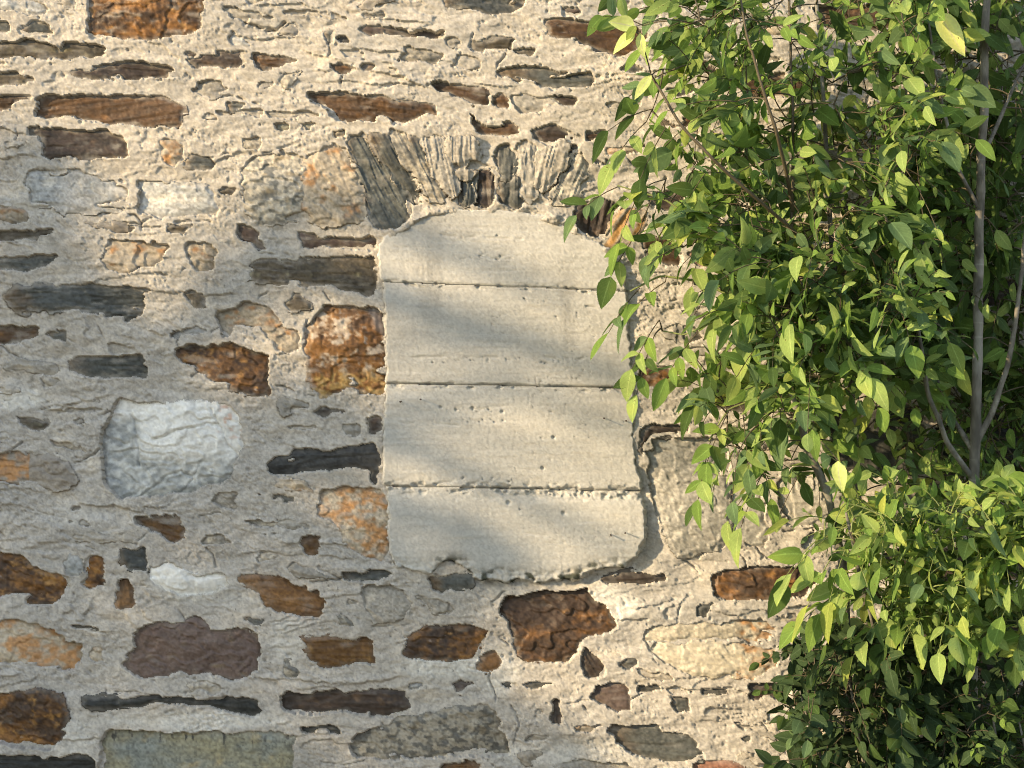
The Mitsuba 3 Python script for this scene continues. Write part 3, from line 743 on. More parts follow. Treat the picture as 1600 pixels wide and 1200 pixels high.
# ------------------------------------------------------------------ the concrete that fills the opening
panel = 'concrete_panel'
labels[panel] = {'label': 'pale board-marked concrete panel filling the blocked arched opening in the stone wall', 'category': 'concrete panel'}
SEAMS = [lambda x: 440 + 15 * (x - 600) / 380, lambda x: 599 + 7 * (x - 600) / 390, lambda x: 759 + 7 * (x - 600) / 390]
px_, py_ = np.arange(560, 1040, STEP), np.arange(290, 940, STEP)
PX, PY = np.meshgrid(px_, py_)
wob = 2.0 * nz(PX, PY, 60, 60, 60, 2)
low_ = sstep(700, 860, PY)
ssd = poly_sd(SLAB, PX + (8 + 3 * low_) * nz(PX, PY, 18, 18, 61, 3) + 4 * nz(PX, PY, 5, 5, 63, 1), PY + (10 + 9 * low_) * nz(PX, PY, 18, 14, 62, 3) + 4 * nz(PX, PY, 5, 5, 64, 1))
HP = 0.012 + 0.006 * nz(PX, PY, 240, 200, 65, 2) + 0.0030 * nz(PX, PY, 80, 30, 66, 3) + 0.0020 * nz(PX, PY, 60, 4.5, 67, 3) + 0.0017 * nz(PX * 0.83 + PY * 0.55, PY * 0.83 - PX * 0.55, 4.8, 3.9, 68, 3) + 0.0014 * nz(PX * 0.6 - PY * 0.8, PY * 0.6 + PX * 0.8, 2.7, 2.7, 88, 1)
HP -= 0.0014 * sstep(0.29, 0.38, nz(PX, PY, 3.4, 2.8, 89, 1)) * sstep(0.0, 0.25, nz(PX, PY, 70, 35, 90, 2))
HP += 0.008 * sstep(780, 960, PX) * sstep(720, 850, PY) - 0.006 * sstep(420, 330, PY)
saw = sstep(406, 416, PY) * sstep(446, 440, PY) * sstep(0.0, 0.2, nz(PX, PY, 110, 60, 69, 2) + 0.12)
HP += 0.0016 * nz(PX, PY, 4.2, 40, 70, 2) * saw
HP += 0.0007 * nz(PX, PY, 3.6, 90, 74, 2) * sstep(770, 800, PY)
HP -= 0.028 * sstep(-1.5, 3.5, ssd)
band = np.zeros(PX.shape, int)
for k, sm in enumerate(SEAMS):
    d = PY - sm(PX) - wob
    band += d > 0
    g = sstep(-0.25, 0.05, nz(PX, PY, 60, 40, 71 + k, 2)) * 0.7 + 0.3
    HP -= (0.009 * np.exp(-(d / (1.1 + 1.6 * sstep(0.05, 0.3, nz(PX, PY, 26, 20, 87 + k, 2)))) ** 2)) * g * (0.6 if k == 0 else 1.0)
    HP -= 0.009 * np.exp(-((d - 2) / (5 + 4 * (k == 2))) ** 2) * sstep(0.05, 0.22, nz(PX, PY, 11, 6, 97 + k, 3) + 0.06 * (k == 2))
    HP -= 0.0025 * sstep(0, 1.5, d) * sstep(26, 4, d)     # the lower board's edge sits a little deeper
# honeycombing along the third seam and rough lower edge
hc = np.exp(-((PY - SEAMS[2](PX) - 9) / 9) ** 2) * (0.35 + 0.65 * sstep(790, 850, PX)) * sstep(610, 680, PX)
HP -= hc * 0.016 * np.clip(nz(PX, PY, 7, 6, 75, 2) + 0.25, 0, 1)
edge = sstep(-26, -6, ssd) * sstep(850, 884, PY)
HP -= edge * (0.012 * np.clip(nz(PX, PY, 9, 7, 76, 2) + 0.3, 0, 1))
for x0, y0, x1, y1, dp in ((690, 368, 815, 374, 3), (720, 405, 800, 404, 2.5), (915, 480, 945, 483, 4), (640, 558, 780, 558, 3), (840, 558, 910, 562, 3), (622, 842, 624, 828, 6), (612, 841, 622, 843, 5),
                             (625, 660, 720, 664, 2), (735, 640, 800, 632, 2), (820, 832, 855, 836, 2), (875, 735, 878, 745, 3)):
    d = line_d([(x0, y0), (x1, y1)], PX + 6 * nz(PX, PY, 12, 12, 77, 2), PY + 6 * nz(PX, PY, 12, 12, 78, 2))
    HP -= dp * 0.001 * np.exp(-(d / 1.5) ** 2) * sstep(-0.15, 0.05, nz(PX, PY, 16, 16, 79, 2))
pp, pr_, pd = [], [], []
for cxp, cyp, sxp, syp, nn in ((790, 620, 260, 120, 160), (760, 560, 160, 12, 60), (760, 640, 120, 25, 50), (850, 680, 60, 20, 22), (800, 500, 180, 40, 60), (760, 380, 140, 40, 50), (850, 455, 120, 20, 30), (750, 745, 150, 12, 45), (640, 395, 50, 12, 25)):
    q = np.stack([cxp + sxp * (rng.random(nn) * 2 - 1) * 0.8, cyp + syp * (rng.random(nn) * 2 - 1)], 1)
    pp.append(q); pr_.append(rng.uniform(1.1, 2.3, nn)); pd.append(rng.uniform(0.0015, 0.0055, nn))
pp.append(np.array([(795, 785), (881, 801), (848, 731), (813, 796), (785, 643), (739, 637), (713, 640), (689, 636), (865, 683)], float)); pr_.append(np.array([4.2, 4.0, 3, 1.5, 3, 2.5, 2.5, 2.5, 3])); pd.append(np.full(9, 0.007))
dens = np.zeros(PX.shape)
for cxp, cyp, sxp, syp, kk in ((790, 620, 210, 90, 0.45), (760, 560, 150, 9, 0.9), (760, 648, 120, 22, 0.8), (850, 685, 60, 20, 0.7), (800, 490, 170, 30, 0.5), (760, 372, 110, 8, 0.8), (770, 402, 90, 6, 0.9), (850, 468, 120, 12, 0.6), (740, 748, 150, 8, 0.8), (640, 398, 50, 9, 0.7), (860, 566, 90, 8, 0.9)):
    dens = np.maximum(dens, kk * np.exp(-(((PX - cxp) / sxp) ** 2 + ((PY - cyp) / syp) ** 2)))
pn = nz(PX, PY, 4.6, 3.2, 84, 2) + 0.45 * nz(PX, PY, 22, 9, 85, 2)
pt_ = np.clip(pn - 0.37 + 0.25 * dens, 0, 0.2) / 0.2
HP -= 0.0055 * pt_
HP -= pits(PX, PY, pp[-1], pr_[-1] * 0.8, pd[-1])
ca, cb, cg = nz(PX, PY, 130, 60, 81, 3) * 2, nz(PX, PY, 60, 7, 82, 3) * 2, noise(np.stack([(PX * 0.6 - PY * 0.8) / 2.2, (PY * 0.6 + PX * 0.8) / 2.2, PX * 0], -1), 6) - 0.5
CP = mixc(np.ones(PX.shape)[..., None] * np.array((0.465, 0.447, 0.410)), (0.375, 0.372, 0.352), 0.5 + 0.9 * ca + 0.25 * cb)
CP = mixc(CP, (0.49, 0.455, 0.39), sstep(0.1, 0.8, cb) * 0.6)
CP = mixc(CP, (0.055, 0.06, 0.045), edge * sstep(-0.02, 0.12, nz(PX, PY, 12, 9, 83, 3)) * sstep(660, 690, PX))
CP = mixc(CP, (0.20, 0.19, 0.165), sstep(0.29, 0.38, nz(PX, PY, 3.4, 2.8, 89, 1)) * sstep(0.0, 0.25, nz(PX, PY, 70, 35, 90, 2)) * 0.35)
stain = sstep(0.02, 0.30, nz(PX, PY, 34, 150, 94, 3)) * sstep(0.95, 0.2, (PY - 330) / 560)    # run-off from the rubble above
CP = mixc(CP, (0.16, 0.15, 0.13), 0.5 * pt_)
CP = CP * (1 - 0.18 * stain - 0.14 * sstep(0.05, 0.3, nz(PX, PY, 120, 70, 95, 4)))[..., None] * np.where(band == 1, 0.97, np.where(band == 3, 1.02, 1.0))[..., None]
CP = np.clip(CP * (1 + 0.30 * cg + 0.10 * nz(PX, PY, 60, 4, 86, 3) + 0.10 * nz(PX, PY, 3.6, 90, 74, 2) * sstep(770, 800, PY))[..., None], 0.03, 0.7)
for k in range(4):
    kb = (band == k) & (ssd < 6.0)
    # neighbouring bands share the row of vertices at their joint
    kb2 = kb.copy()
    kb2[1:] |= kb[:-1] & (ssd[1:] < 6.0)
    v, f, c = sheet(PX, PY, HP, CP, kb2, 0.05)
    scene[f'{panel}__' + numbered('board_band')] = mikit.ply((v, f), 'masonry_material', smooth=True, color=c)


def tube(pts, rad, sides=6, cap=True):
    """A tapering tube along points."""
    p = np.asarray(pts, float)
    r = np.broadcast_to(np.asarray(rad, float), (len(p),))
    t = np.gradient(p, axis=0)
    t /= np.linalg.norm(t, axis=1, keepdims=True) + 1e-12
    ref = np.array([0.31, 0.9, 0.3])
    a = np.cross(t, ref)
    a /= np.linalg.norm(a, axis=1, keepdims=True) + 1e-12
    b = np.cross(t, a)
    an = np.arange(sides) * 2 * np.pi / sides
    v = (p[:, None] + r[:, None, None] * (np.cos(an)[None, :, None] * a[:, None] + np.sin(an)[None, :, None] * b[:, None])).reshape(-1, 3)
    i, j = [q.ravel() for q in np.meshgrid(np.arange(len(p) - 1), np.arange(sides), indexing='ij')]
    q0, q1, q2, q3 = i * sides + j, i * sides + (j + 1) % sides, (i + 1) * sides + (j + 1) % sides, (i + 1) * sides + j
    f = np.vstack([np.stack([q0, q1, q2], 1), np.stack([q0, q2, q3], 1)])
    if cap:
        n = len(v)
        v = np.vstack([v, p[:1], p[-1:]])
        k = np.arange(sides)
        f = np.vstack([f, np.stack([(k + 1) % sides, k, k * 0 + n], 1), np.stack([k + n - sides, (k + 1) % sides + n - sides, k * 0 + n + 1], 1)])
    return v, f


def join(parts):
    vs, fs, o = [], [], 0
    for v, f in parts:
        vs.append(v); fs.append(f + o); o += len(v)
    return np.vstack(vs), np.vstack(fs)


for x, y in ((629, 628), (657, 624), (942, 653), (976, 658), (953, 833), (977, 832)):
    b = np.array([wx(x), -0.004, wz(y)])
    tip = b + np.array([rng.uniform(-0.004, 0.002), -0.033, rng.uniform(-0.004, 0.003)])
    pts = np.array([b, (b + tip) / 2 + [0, 0, 0.0006], tip, tip + [0, -0.0004, 0], tip + [0, -0.002, 0]])
    scene[f'{panel}__' + numbered('nail')] = mikit.ply(tube(pts, [0.0011, 0.0011, 0.0011, 0.0022, 0.0022], 8), 'nail_material', smooth=40)

# ------------------------------------------------------------------ ground
def flat(x0, x1, y0, y1, z, n=2):
    return np.array([[x0, y0, z], [x1, y0, z], [x1, y1, z], [x0, y1, z]], float), np.array([[0, 1, 2], [0, 2, 3]])


scene['ground'] = mikit.ply(flat(-200, 200, -200, 200, 0.0), 'ground_material')
labels['ground'] = {'label': 'bare earth ground at the foot of the wall', 'kind': 'structure'}

# ------------------------------------------------------------------ plants
def unit(v):
    v = np.asarray(v, float)
    return v / (np.linalg.norm(v) + 1e-12)


def leaf_proto(width, fold, curl, tip=1.0, n=8, twist=0.0, wave=0.0, bend=0.0, lop=0.0):
    s = np.linspace(0, 1, n)
    w = width / 2 * np.sin(np.pi * np.clip(s, 0, 1) ** (0.75 * tip)) ** 0.85
    w[0], w[-1] = 0.012, 0.002
    z = -curl * s ** 2
    V, UV = [], []
    for u in (-1, -0.5, 0, 0.5, 1):
        tw = twist * s * u
        V.append(np.stack([s - 0.10 * curl * s, u * w * (1 + lop * np.sign(u)) + bend * s ** 2, z + fold * abs(u) * w + tw * w + wave * np.sin(s * 9 + u) * abs(u)], 1))
        UV.append(np.stack([np.full(n, 0.5 + u / 2 * 0.98), s], 1))
    v, uv = np.stack(V, 1).reshape(-1, 3), np.stack(UV, 1).reshape(-1, 2)
    f = []
    for i in range(n - 1):
        for j in range(4):
            a, b, c, d = i * 5 + j, i * 5 + j + 1, (i + 1) * 5 + j + 1, (i + 1) * 5 + j
            f += [[a, d, c], [a, c, b]]
    return v, np.array(f), uv


PROTO = {'ash': [leaf_proto(0.40, 0.25, 0.10), leaf_proto(0.44, 0.10, 0.25, 1.05), leaf_proto(0.37, 0.45, 0.05, 1.1, twist=0.3), leaf_proto(0.46, 0.2, -0.08, 0.95, wave=0.012), leaf_proto(0.34, 0.3, 0.35, 1.0, twist=-0.3)],
         'broad': [leaf_proto(0.52, 0.18, 0.14, 0.92), leaf_proto(0.58, 0.30, 0.08, 0.9), leaf_proto(0.48, 0.12, 0.28, 0.95, twist=0.2), leaf_proto(0.55, 0.25, -0.05, 0.9, wave=0.014), leaf_proto(0.42, 0.3, 0.2)],
         'round': [leaf_proto(0.60, 0.20, 0.12, 1.0), leaf_proto(0.66, 0.35, 0.05, 0.95), leaf_proto(0.56, 0.1, 0.25, 1.05, twist=0.25)]}
q_ = np.random.default_rng(31)
for k_, w0, w1 in (('ash', 0.30, 0.50), ('broad', 0.42, 0.66), ('round', 0.5, 0.72)):
    PROTO[k_] += [leaf_proto(q_.uniform(w0, w1), q_.uniform(0.0, 0.5), q_.uniform(-0.1, 0.45), q_.uniform(0.85, 1.15), twist=q_.normal(0, 0.25), wave=q_.uniform(0, 0.02), bend=q_.normal(0, 0.10), lop=q_.normal(0, 0.10)) for _ in range(7)]
PROTO['mixed'] = PROTO['ash'][:2] + PROTO['ash'][5:7] + PROTO['broad']
PLY = {k: [mikit.ply((v, f), None, smooth=True, uv=uv) for v, f, uv in ps] for k, ps in PROTO.items()}


class Plant:
    def __init__(self, name, label, category, seed, palette, shape='ash'):
        self.key = numbered(name)
        labels[self.key] = {'label': label, 'category': category}
        self.r = np.random.default_rng(seed)
        self.palette, self.shape = palette, shape
        self.nodes, self.twigs, self.leaves = [], [], []

    def stem(self, pts, r0, r1, part='stem', mat='bark_material', sides=10):
        """A main stem through (px, py, depth) points."""
        P = np.array([at(*p) for p in pts])
        k = np.linspace(0, len(P) - 1, 14 * len(P))
        i = np.minimum(k.astype(int), len(P) - 2)
        t = k - i
        Q = np.stack([np.interp(k, np.arange(len(P)), P[:, c]) for c in range(3)], 1)
        for _ in range(6):
            Q[1:-1] = 0.25 * Q[:-2] + 0.5 * Q[1:-1] + 0.25 * Q[2:]
        Q += 0.010 * np.stack([fbm(Q * 6, 3, 3 + c_) - 0.5 for c_ in range(3)], 1)
        R = np.linspace(r0, r1, len(Q)) * (1 + 0.30 * (fbm(Q * 25, 2, 4) - 0.5))
        scene[f'{self.key}__' + numbered(f'{self.key}|{part}').split('|')[1]] = mikit.ply(tube(Q, R, sides), mat, smooth=True)
        self.nodes += list(Q)
        return Q

    def twig_to(self, target, r0=0.0021, sag=0.15):
        N = np.array(self.nodes)
        # prefer joining from below
        d = np.linalg.norm(N - target, axis=1) + 0.25 * np.maximum(N[:, 2] - target[2], 0)
        b = N[int(np.argmin(d))]
        L = np.linalg.norm(target - b)
        if L < 0.01:
            return unit(target - b + [0, -0.01, 0])
        t = np.linspace(0, 1, 6)[:, None]
        mid = (b + target) / 2 + np.array([self.r.normal(0, 0.06), self.r.normal(0, 0.06), 0.12]) * L
        Q = (1 - t) ** 2 * b + 2 * t * (1 - t) * mid + t ** 2 * target
        self.twigs.append(tube(Q, np.linspace(r0, 0.0011, 6), 5, False))
        self.nodes += list(Q[1:])
        return unit(Q[-1] - Q[-2])

    def leaf(self, base, direction, normal, length, color=None):
        x = unit(direction)
        n = unit(normal - x * (np.dot(normal, x)))
        y = np.cross(n, x)
        M = np.eye(4)
        M[:3, 0], M[:3, 1], M[:3, 2], M[:3, 3] = x * length, y * length, n * length, base
        if color is None:
            names, w = zip(*self.palette)
            color = names[int(self.r.choice(len(names), p=np.array(w) / sum(w)))]
        self.leaves.append((M, int(self.r.integers(len(PROTO[self.shape]))), color, length))

    def spray(self, base, direction, L=0.16, pairs=2, leaf=0.075, up=(-0.62, -0.55, 0.48), color=None, jitter=0.5):
        """A pinnate leaf: a drooping stalk with pairs of leaflets and one at the end."""
        r = self.r
        d = unit(direction)
        n = unit(np.array(up) + r.normal(0, jitter * 1.35, 3))
        n = unit(n - d * np.dot(n, d))
        t = np.linspace(0, 1, 5)[:, None]
        Q = base + d * L * t + np.array([0, 0, -0.28 * L]) * t ** 2
        self.twigs.append(tube(Q, np.linspace(0.0013, 0.0008, 5), 4, False))
        side = np.cross(n, d)
        for k in range(pairs):
            q = base + d * L * (0.42 + 0.5 * k / max(pairs - 0.4, 1)) + np.array([0, 0, -0.28 * L]) * (0.42 + 0.5 * k / max(pairs - 0.4, 1)) ** 2
            for s_ in (-1, 1):
                if r.random() < 0.06:
                    continue
                a = r.uniform(0.75, 1.15)
                dd = d * math.cos(a) + s_ * side * math.sin(a) + np.array([0, 0, -0.12]) + r.normal(0, 0.16, 3)
                self.leaf(q, dd, n + r.normal(0, 0.28, 3) + s_ * side * 0.2, leaf * r.uniform(0.6, 1.15), color)
        self.leaf(Q[-1], Q[-1] - Q[-2] + np.array([0, 0, -0.15]) * L + r.normal(0, 0.04, 3) * L, n + r.normal(0, 0.25, 3), leaf * r.uniform(0.95, 1.25), color)


PLANTS = []


def sample_mask(plant, regions, count):
    """Random photo points inside outlines: [(outline, weight)]."""
    out = []
    ws = np.array([w for _, w in regions], float)
    boxes = [np.array(p, float) for p, _ in regions]
    while len(out) < count:
        k = int(plant.r.choice(len(ws), p=ws / ws.sum()))
        P = boxes[k]
        q = P.min(0) + plant.r.random(2) * np.ptp(P, axis=0)
        if poly_sd(P, q[:1], q[1:])[0] < 0:
            out.append(q)
    return np.array(out)


def grow(plant, regions, count, ymin, ymax, L, leaf, pairs, out_dir, droop=0.25, keep_inside=None):
    q = sample_mask(plant, regions, count)
    targets = [at(a, b, plant.r.uniform(ymin, ymax)) for a, b in q]
    base = np.array(plant.nodes)
    targets.sort(key=lambda t: np.linalg.norm(base - t, axis=1).min())
    for t in targets:
        d = plant.twig_to(t)
        d = unit(d * 0.6 + np.asarray(out_dir(t)) * 0.6 + plant.r.normal(0, 0.45, 3) + np.array([0, -0.15, -droop]))
        lf = leaf * plant.r.choice([0.6, 0.8, 1.0, 1.2, 1.5], p=[0.2, 0.25, 0.25, 0.2, 0.1])
        plant.spray(t, d, L * plant.r.uniform(0.7, 1.2), int(plant.r.integers(pairs[0], pairs[1] + 1)), lf)
        if plant.r.random() < 0.5:
            plant.spray(t, unit(d + plant.r.normal(0, 0.8, 3)), L * 0.7, pairs[0], lf * 0.8)


# the tall slim tree at the right edge
tree = Plant('young_tree', 'slender young tree with a straight grey trunk rising at the right edge', 'tree', 21,
             [('leaf_mid', 2), ('leaf_dark', 5), ('leaf_light', 0.8), ('leaf_blue', 1)])
tree.stem([(1512, 1860, -0.42), (1516, 1300, -0.42), (1520, 900, -0.42), (1524, 700, -0.42), (1528, 450, -0.42), (1535, 200, -0.42), (1542, 0, -0.42), (1548, -300, -0.42)], 0.0150, 0.007, 'trunk', sides=14)
tree.stem([(1526, 690, -0.42), (1548, 650, -0.42), (1572, 580, -0.43), (1590, 480, -0.44), (1606, 330, -0.44)], 0.0075, 0.004, 'branch')
tree.stem([(1520, 745, -0.42), (1478, 690, -0.46), (1450, 620, -0.47), (1440, 540, -0.47), (1420, 430, -0.45), (1380, 330, -0.42)], 0.0065, 0.003, 'branch')
tree.stem([(1518, 700, -0.42), (1490, 655, -0.36), (1466, 600, -0.33), (1450, 520, -0.30)], 0.006, 0.003, 'branch')
tree.stem([(1534, 250, -0.42), (1560, 190, -0.38), (1590, 120, -0.36), (1620, 60, -0.34)], 0.005, 0.0025, 'branch')
tree.stem([(1532, 330, -0.42), (1495, 260, -0.44), (1470, 160, -0.44), (1450, 20, -0.42)], 0.005, 0.0025, 'branch')
grow(tree, [([(1480, -60), (1680, -60), (1680, 760), (1480, 760)], 1.0)], 120, -0.20, -0.05, 0.12, 0.054, (2, 3), lambda t: (t[0] - 1.05, 0.1, 0.1))
grow(tree, [([(1440, -60), (1680, -60), (1680, 300), (1480, 300), (1420, 120)], 1.0), ([(1540, 300), (1680, 300), (1680, 720), (1560, 720)], 0.8), ([(1380, 260), (1520, 280), (1510, 480), (1400, 520)], 0.6)],
     230, -0.40, -0.10, 0.12, 0.054, (2, 3), lambda t: (t[0] - 1.05, 0.1, 0.1))

# the big shrub in front of the wall
shrub = Plant('shrub', 'tall leafy green shrub overhanging the right side of the concrete panel', 'shrub', 22,
              [('leaf_mid', 3.2), ('leaf_light', 2.8), ('leaf_dark', 2.6), ('leaf_blue', 2.2), ('leaf_lime', 0.3)], 'mixed')
shrub.stem([(1345, 1860, -0.20), (1330, 1250, -0.25), (1320, 900, -0.36), (1294, 770, -0.40), (1262, 700, -0.42), (1238, 620, -0.43), (1222, 540, -0.44), (1200, 460, -0.44), (1170, 380, -0.42)], 0.0115, 0.005, 'stem', sides=12)
shrub.stem([(1360, 1860, -0.15), (1355, 1000, -0.20), (1330, 600, -0.30), (1300, 400, -0.32), (1290, 200, -0.33), (1270, -80, -0.33)], 0.009, 0.004, 'stem')
shrub.stem([(1226, 560, -0.44), (1236, 400, -0.47), (1240, 250, -0.48), (1236, 100, -0.48), (1232, -60, -0.48)], 0.0045, 0.0025, 'branch', 'twig_material')
shrub.stem([(1300, 420, -0.36), (1240, 360, -0.54), (1170, 300, -0.62), (1110, 245, -0.66), (1060, 190, -0.66), (1018, 118, -0.64)], 0.0046, 0.0028, 'branch', 'twig_material')
shrub.stem([(1240, 330, -0.50), (1215, 210, -0.64), (1190, 130, -0.66), (1166, 55, -0.66), (1150, -40, -0.64)], 0.0042, 0.002, 'branch', 'twig_material')
shrub.stem([(1225, 540, -0.44), (1170, 480, -0.42), (1100, 440, -0.40), (1030, 430, -0.38), (985, 455, -0.37)], 0.004, 0.0018, 'branch', 'green_twig_material')
shrub.stem([(1170, 480, -0.42), (1120, 500, -0.44), (1070, 524, -0.42), (1035, 518, -0.40)], 0.0032, 0.0012, 'branch', 'green_twig_material')
shrub.stem([(1200, 460, -0.44), (1120, 370, -0.42), (1040, 310, -0.40), (965, 290, -0.38)], 0.0035, 0.0016, 'branch', 'green_twig_material')
shrub.stem([(1240, 620, -0.43), (1190, 620, -0.46), (1140, 640, -0.47), (1110, 690, -0.47)], 0.0032, 0.0016, 'branch', 'green_twig_material')
shrub.stem([(1330, 600, -0.30), (1300, 540, -0.34), (1276, 480, -0.36), (1250, 440, -0.36)], 0.005, 0.0025, 'branch')
away = lambda t: unit([t[0] - 0.75, -0.35, 0.15])
grow(shrub, [([(1300, 590), (1500, 580), (1500, 760), (1340, 760)], 1.0)], 34, -0.36, -0.06, 0.12, 0.045, (2, 3), away)
grow(tree, [([(1440, 560), (1680, 560), (1680, 780), (1440, 780)], 1.0)], 40, -0.36, -0.06, 0.12, 0.045, (2, 3), away)
grow(shrub, [([(1250, 200), (1480, 200), (1480, 540), (1300, 560)], 1.0)], 95, -0.22, -0.05, 0.12, 0.055, (2, 3), away)
grow(shrub, [([(1040, -60), (1440, -60), (1460, 200), (1400, 420), (1300, 560), (1180, 520), (1150, 380), (1160, 250), (1090, 120)], 1.0),
             ([(1180, 420), (1440, 420), (1460, 580), (1290, 600), (1220, 600)], 0.33),
             ([(1060, 180), (1180, 250), (1200, 480), (1090, 470), (1030, 330)], 0.13),
             ([(1100, 560), (1260, 560), (1300, 690), (1220, 740), (1120, 700)], 0.11)],
     480, -0.62, -0.18, 0.14, 0.052, (2, 3), away, 0.0)
# the outermost sprays, over the wall and the concrete
for x, y, y0, dx, dz, n, lf in ((1005, 40, -0.52, -0.8, 0.4, 2, 0.075), (1050, 110, -0.53, -0.9, -0.3, 2, 0.075), (1020, 170, -0.54, -0.9, -0.2, 1, 0.085), (1010, 190, -0.5, -0.7, -0.6, 2, 0.085), (1040, 200, -0.54, -0.6, -0.9, 2, 0.08),
                                (965, 292, -0.38, -0.9, -0.35, 2, 0.085), (1000, 300, -0.4, -0.5, -0.9, 2, 0.085), (1060, 330, -0.42, -0.6, -0.6, 2, 0.08), (1000, 360, -0.40, -0.7, -0.8, 2, 0.08),
                                (1040, 440, -0.40, -0.9, -0.5, 2, 0.085), (1000, 450, -0.38, -0.8, -0.8, 2, 0.08), (1030, 500, -0.43, -0.7, -0.9, 2, 0.08), (1020, 530, -0.43, -0.4, -1, 2, 0.075), (1090, 520, -0.44, -0.8, -0.8, 3, 0.09),
                                (1130, 560, -0.44, -0.8, -0.9, 3, 0.08), (1140, 640, -0.47, -0.6, -1, 2, 0.075), (1110, 690, -0.47, -0.3, -1, 2, 0.075), (1160, 640, -0.47, 0.1, -1, 2, 0.075), (1180, 690, -0.46, 0.3, -0.9, 2, 0.07),
                                (1080, 100, -0.54, -0.5, 0.7, 2, 0.07), (1100, 30, -0.53, -0.7, 0.6, 2, 0.07), (1120, 250, -0.53, -0.7, -0.7, 2, 0.08), (1100, 360, -0.42, -0.3, -1, 2, 0.085), (1150, 430, -0.42, -0.5, -0.9, 3, 0.085)):
    t = at(x, y, y0)
    shrub.twig_to(t, 0.002)
    shrub.spray(t, (dx, -0.25, dz), 0.10, n, lf * 0.8, jitter=0.4)
for x, y, dx, dz, lf in ((992, 42, -0.7, 0.15, 0.055), (992, 50, -0.8, -0.6, 0.062), (1000, 52, 0.1, -1, 0.05), (1018, 118, -0.7, -0.9, 0.06), (1466, 20, 0.5, -0.85, 0.105), (1310, 720, -0.1, -1, 0.065)):
    p = at(x, y, -0.70)
    shrub.twig_to(p, 0.0016)
    shrub.leaf(p, (dx, -0.05, dz), (-0.35, -0.8, 0.3), lf, 'leaf_yellow')

low = Plant('shrub', 'low bright green shrub with broad pointed leaves below the big shrub', 'shrub', 23,
            [('leaf_light', 3), ('leaf_mid', 2.5), ('leaf_lime', 1.2), ('leaf_dark', 1.2), ('leaf_blue', 0.8)], 'broad')
low.stem([(1420, 1860, -0.30), (1400, 1200, -0.32), (1370, 1000, -0.45), (1340, 880, -0.58), (1320, 800, -0.60)], 0.008, 0.003, 'stem')
low.stem([(1470, 1860, -0.25), (1480, 1200, -0.28), (1500, 950, -0.42), (1520, 800, -0.54)], 0.008, 0.003, 'stem')
low.stem([(1400, 1200, -0.32), (1390, 960, -0.55), (1350, 890, -0.64), (1330, 830, -0.66)], 0.004, 0.002, 'branch', 'twig_material')
low.stem([(1480, 1100, -0.30), (1560, 980, -0.48), (1620, 860, -0.57)], 0.005, 0.0025, 'branch')
grow(low, [([(1310, 790), (1400, 760), (1480, 780), (1560, 760), (1680, 750), (1680, 960), (1540, 1000), (1400, 960), (1340, 900)], 1.0)],
     340, -0.72, -0.42, 0.085, 0.043, (1, 3), lambda t: unit([t[0] - 1.0, -0.4, 0.3]), 0.1)
for x, y, y0, dx, dz, n, lf in ((1275, 845, -0.64, -0.8, -0.6, 1, 0.105), (1300, 870, -0.66, -0.6, -0.8, 1, 0.1), (1290, 810, -0.62, -0.7, 0.2, 1, 0.07), (1310, 930, -0.6, -0.9, -0.3, 1, 0.085), (1330, 750, -0.62, -0.5, 0.8, 1, 0.065), (1290, 840, -0.64, -0.8, -0.5, 1, 0.095), (1320, 860, -0.66, -0.4, -0.9, 1, 0.095), (1350, 830, -0.66, 0.1, -1, 2, 0.08), (1330, 900, -0.62, -0.7, -0.5, 2, 0.09), (1340, 780, -0.62, -0.3, 0.9, 2, 0.075),
                                (1400, 780, -0.6, -0.2, 1.0, 2, 0.075), (1480, 800, -0.6, 0.2, 0.8, 2, 0.08), (1430, 940, -0.62, -0.8, -0.7, 3, 0.085), (1470, 960, -0.62, -0.6, -0.9, 3, 0.08), (1540, 780, -0.58, 0.3, 0.6, 2, 0.08), (1380, 960, -0.62, -0.7, -0.6, 2, 0.08)):
    t = at(x, y, y0)
    low.twig_to(t, 0.002)
    low.spray(t, (dx, -0.3, dz), 0.09, n, lf * 0.78, jitter=0.4)

dark = Plant('shrub', 'dark glossy shrub with small rounded leaves at the bottom of the wall', 'shrub', 24, [('leaf_privet', 6), ('leaf_dark', 1.5), ('leaf_blue', 0.6)], 'round')
dark.stem([(1380, 1860, -0.40), (1370, 1400, -0.40), (1350, 1200, -0.40), (1330, 1080, -0.40), (1310, 1000, -0.40)], 0.006, 0.002, 'stem')
dark.stem([(1390, 1860, -0.36), (1400, 1300, -0.36), (1430, 1150, -0.36), (1450, 1040, -0.36)], 0.006, 0.002, 'stem')
dark.stem([(1370, 1400, -0.40), (1310, 1250, -0.44), (1270, 1150, -0.46), (1250, 1080, -0.46)], 0.005, 0.002, 'stem')
grow(dark, [([(1300, 960), (1500, 960), (1680, 980), (1680, 1280), (1300, 1280)], 1.0)], 150, -0.25, -0.05, 0.09, 0.04, (2, 3), lambda t: unit([t[0] - 0.85, -0.5, 0.4]), 0.0)
grow(dark, [([(1240, 1010), (1330, 985), (1420, 1010), (1500, 1030), (1540, 1280), (1280, 1280), (1235, 1100)], 1.0)],
     330, -0.62, -0.26, 0.09, 0.038, (2, 3), lambda t: unit([t[0] - 0.85, -0.5, 0.4]), 0.0)

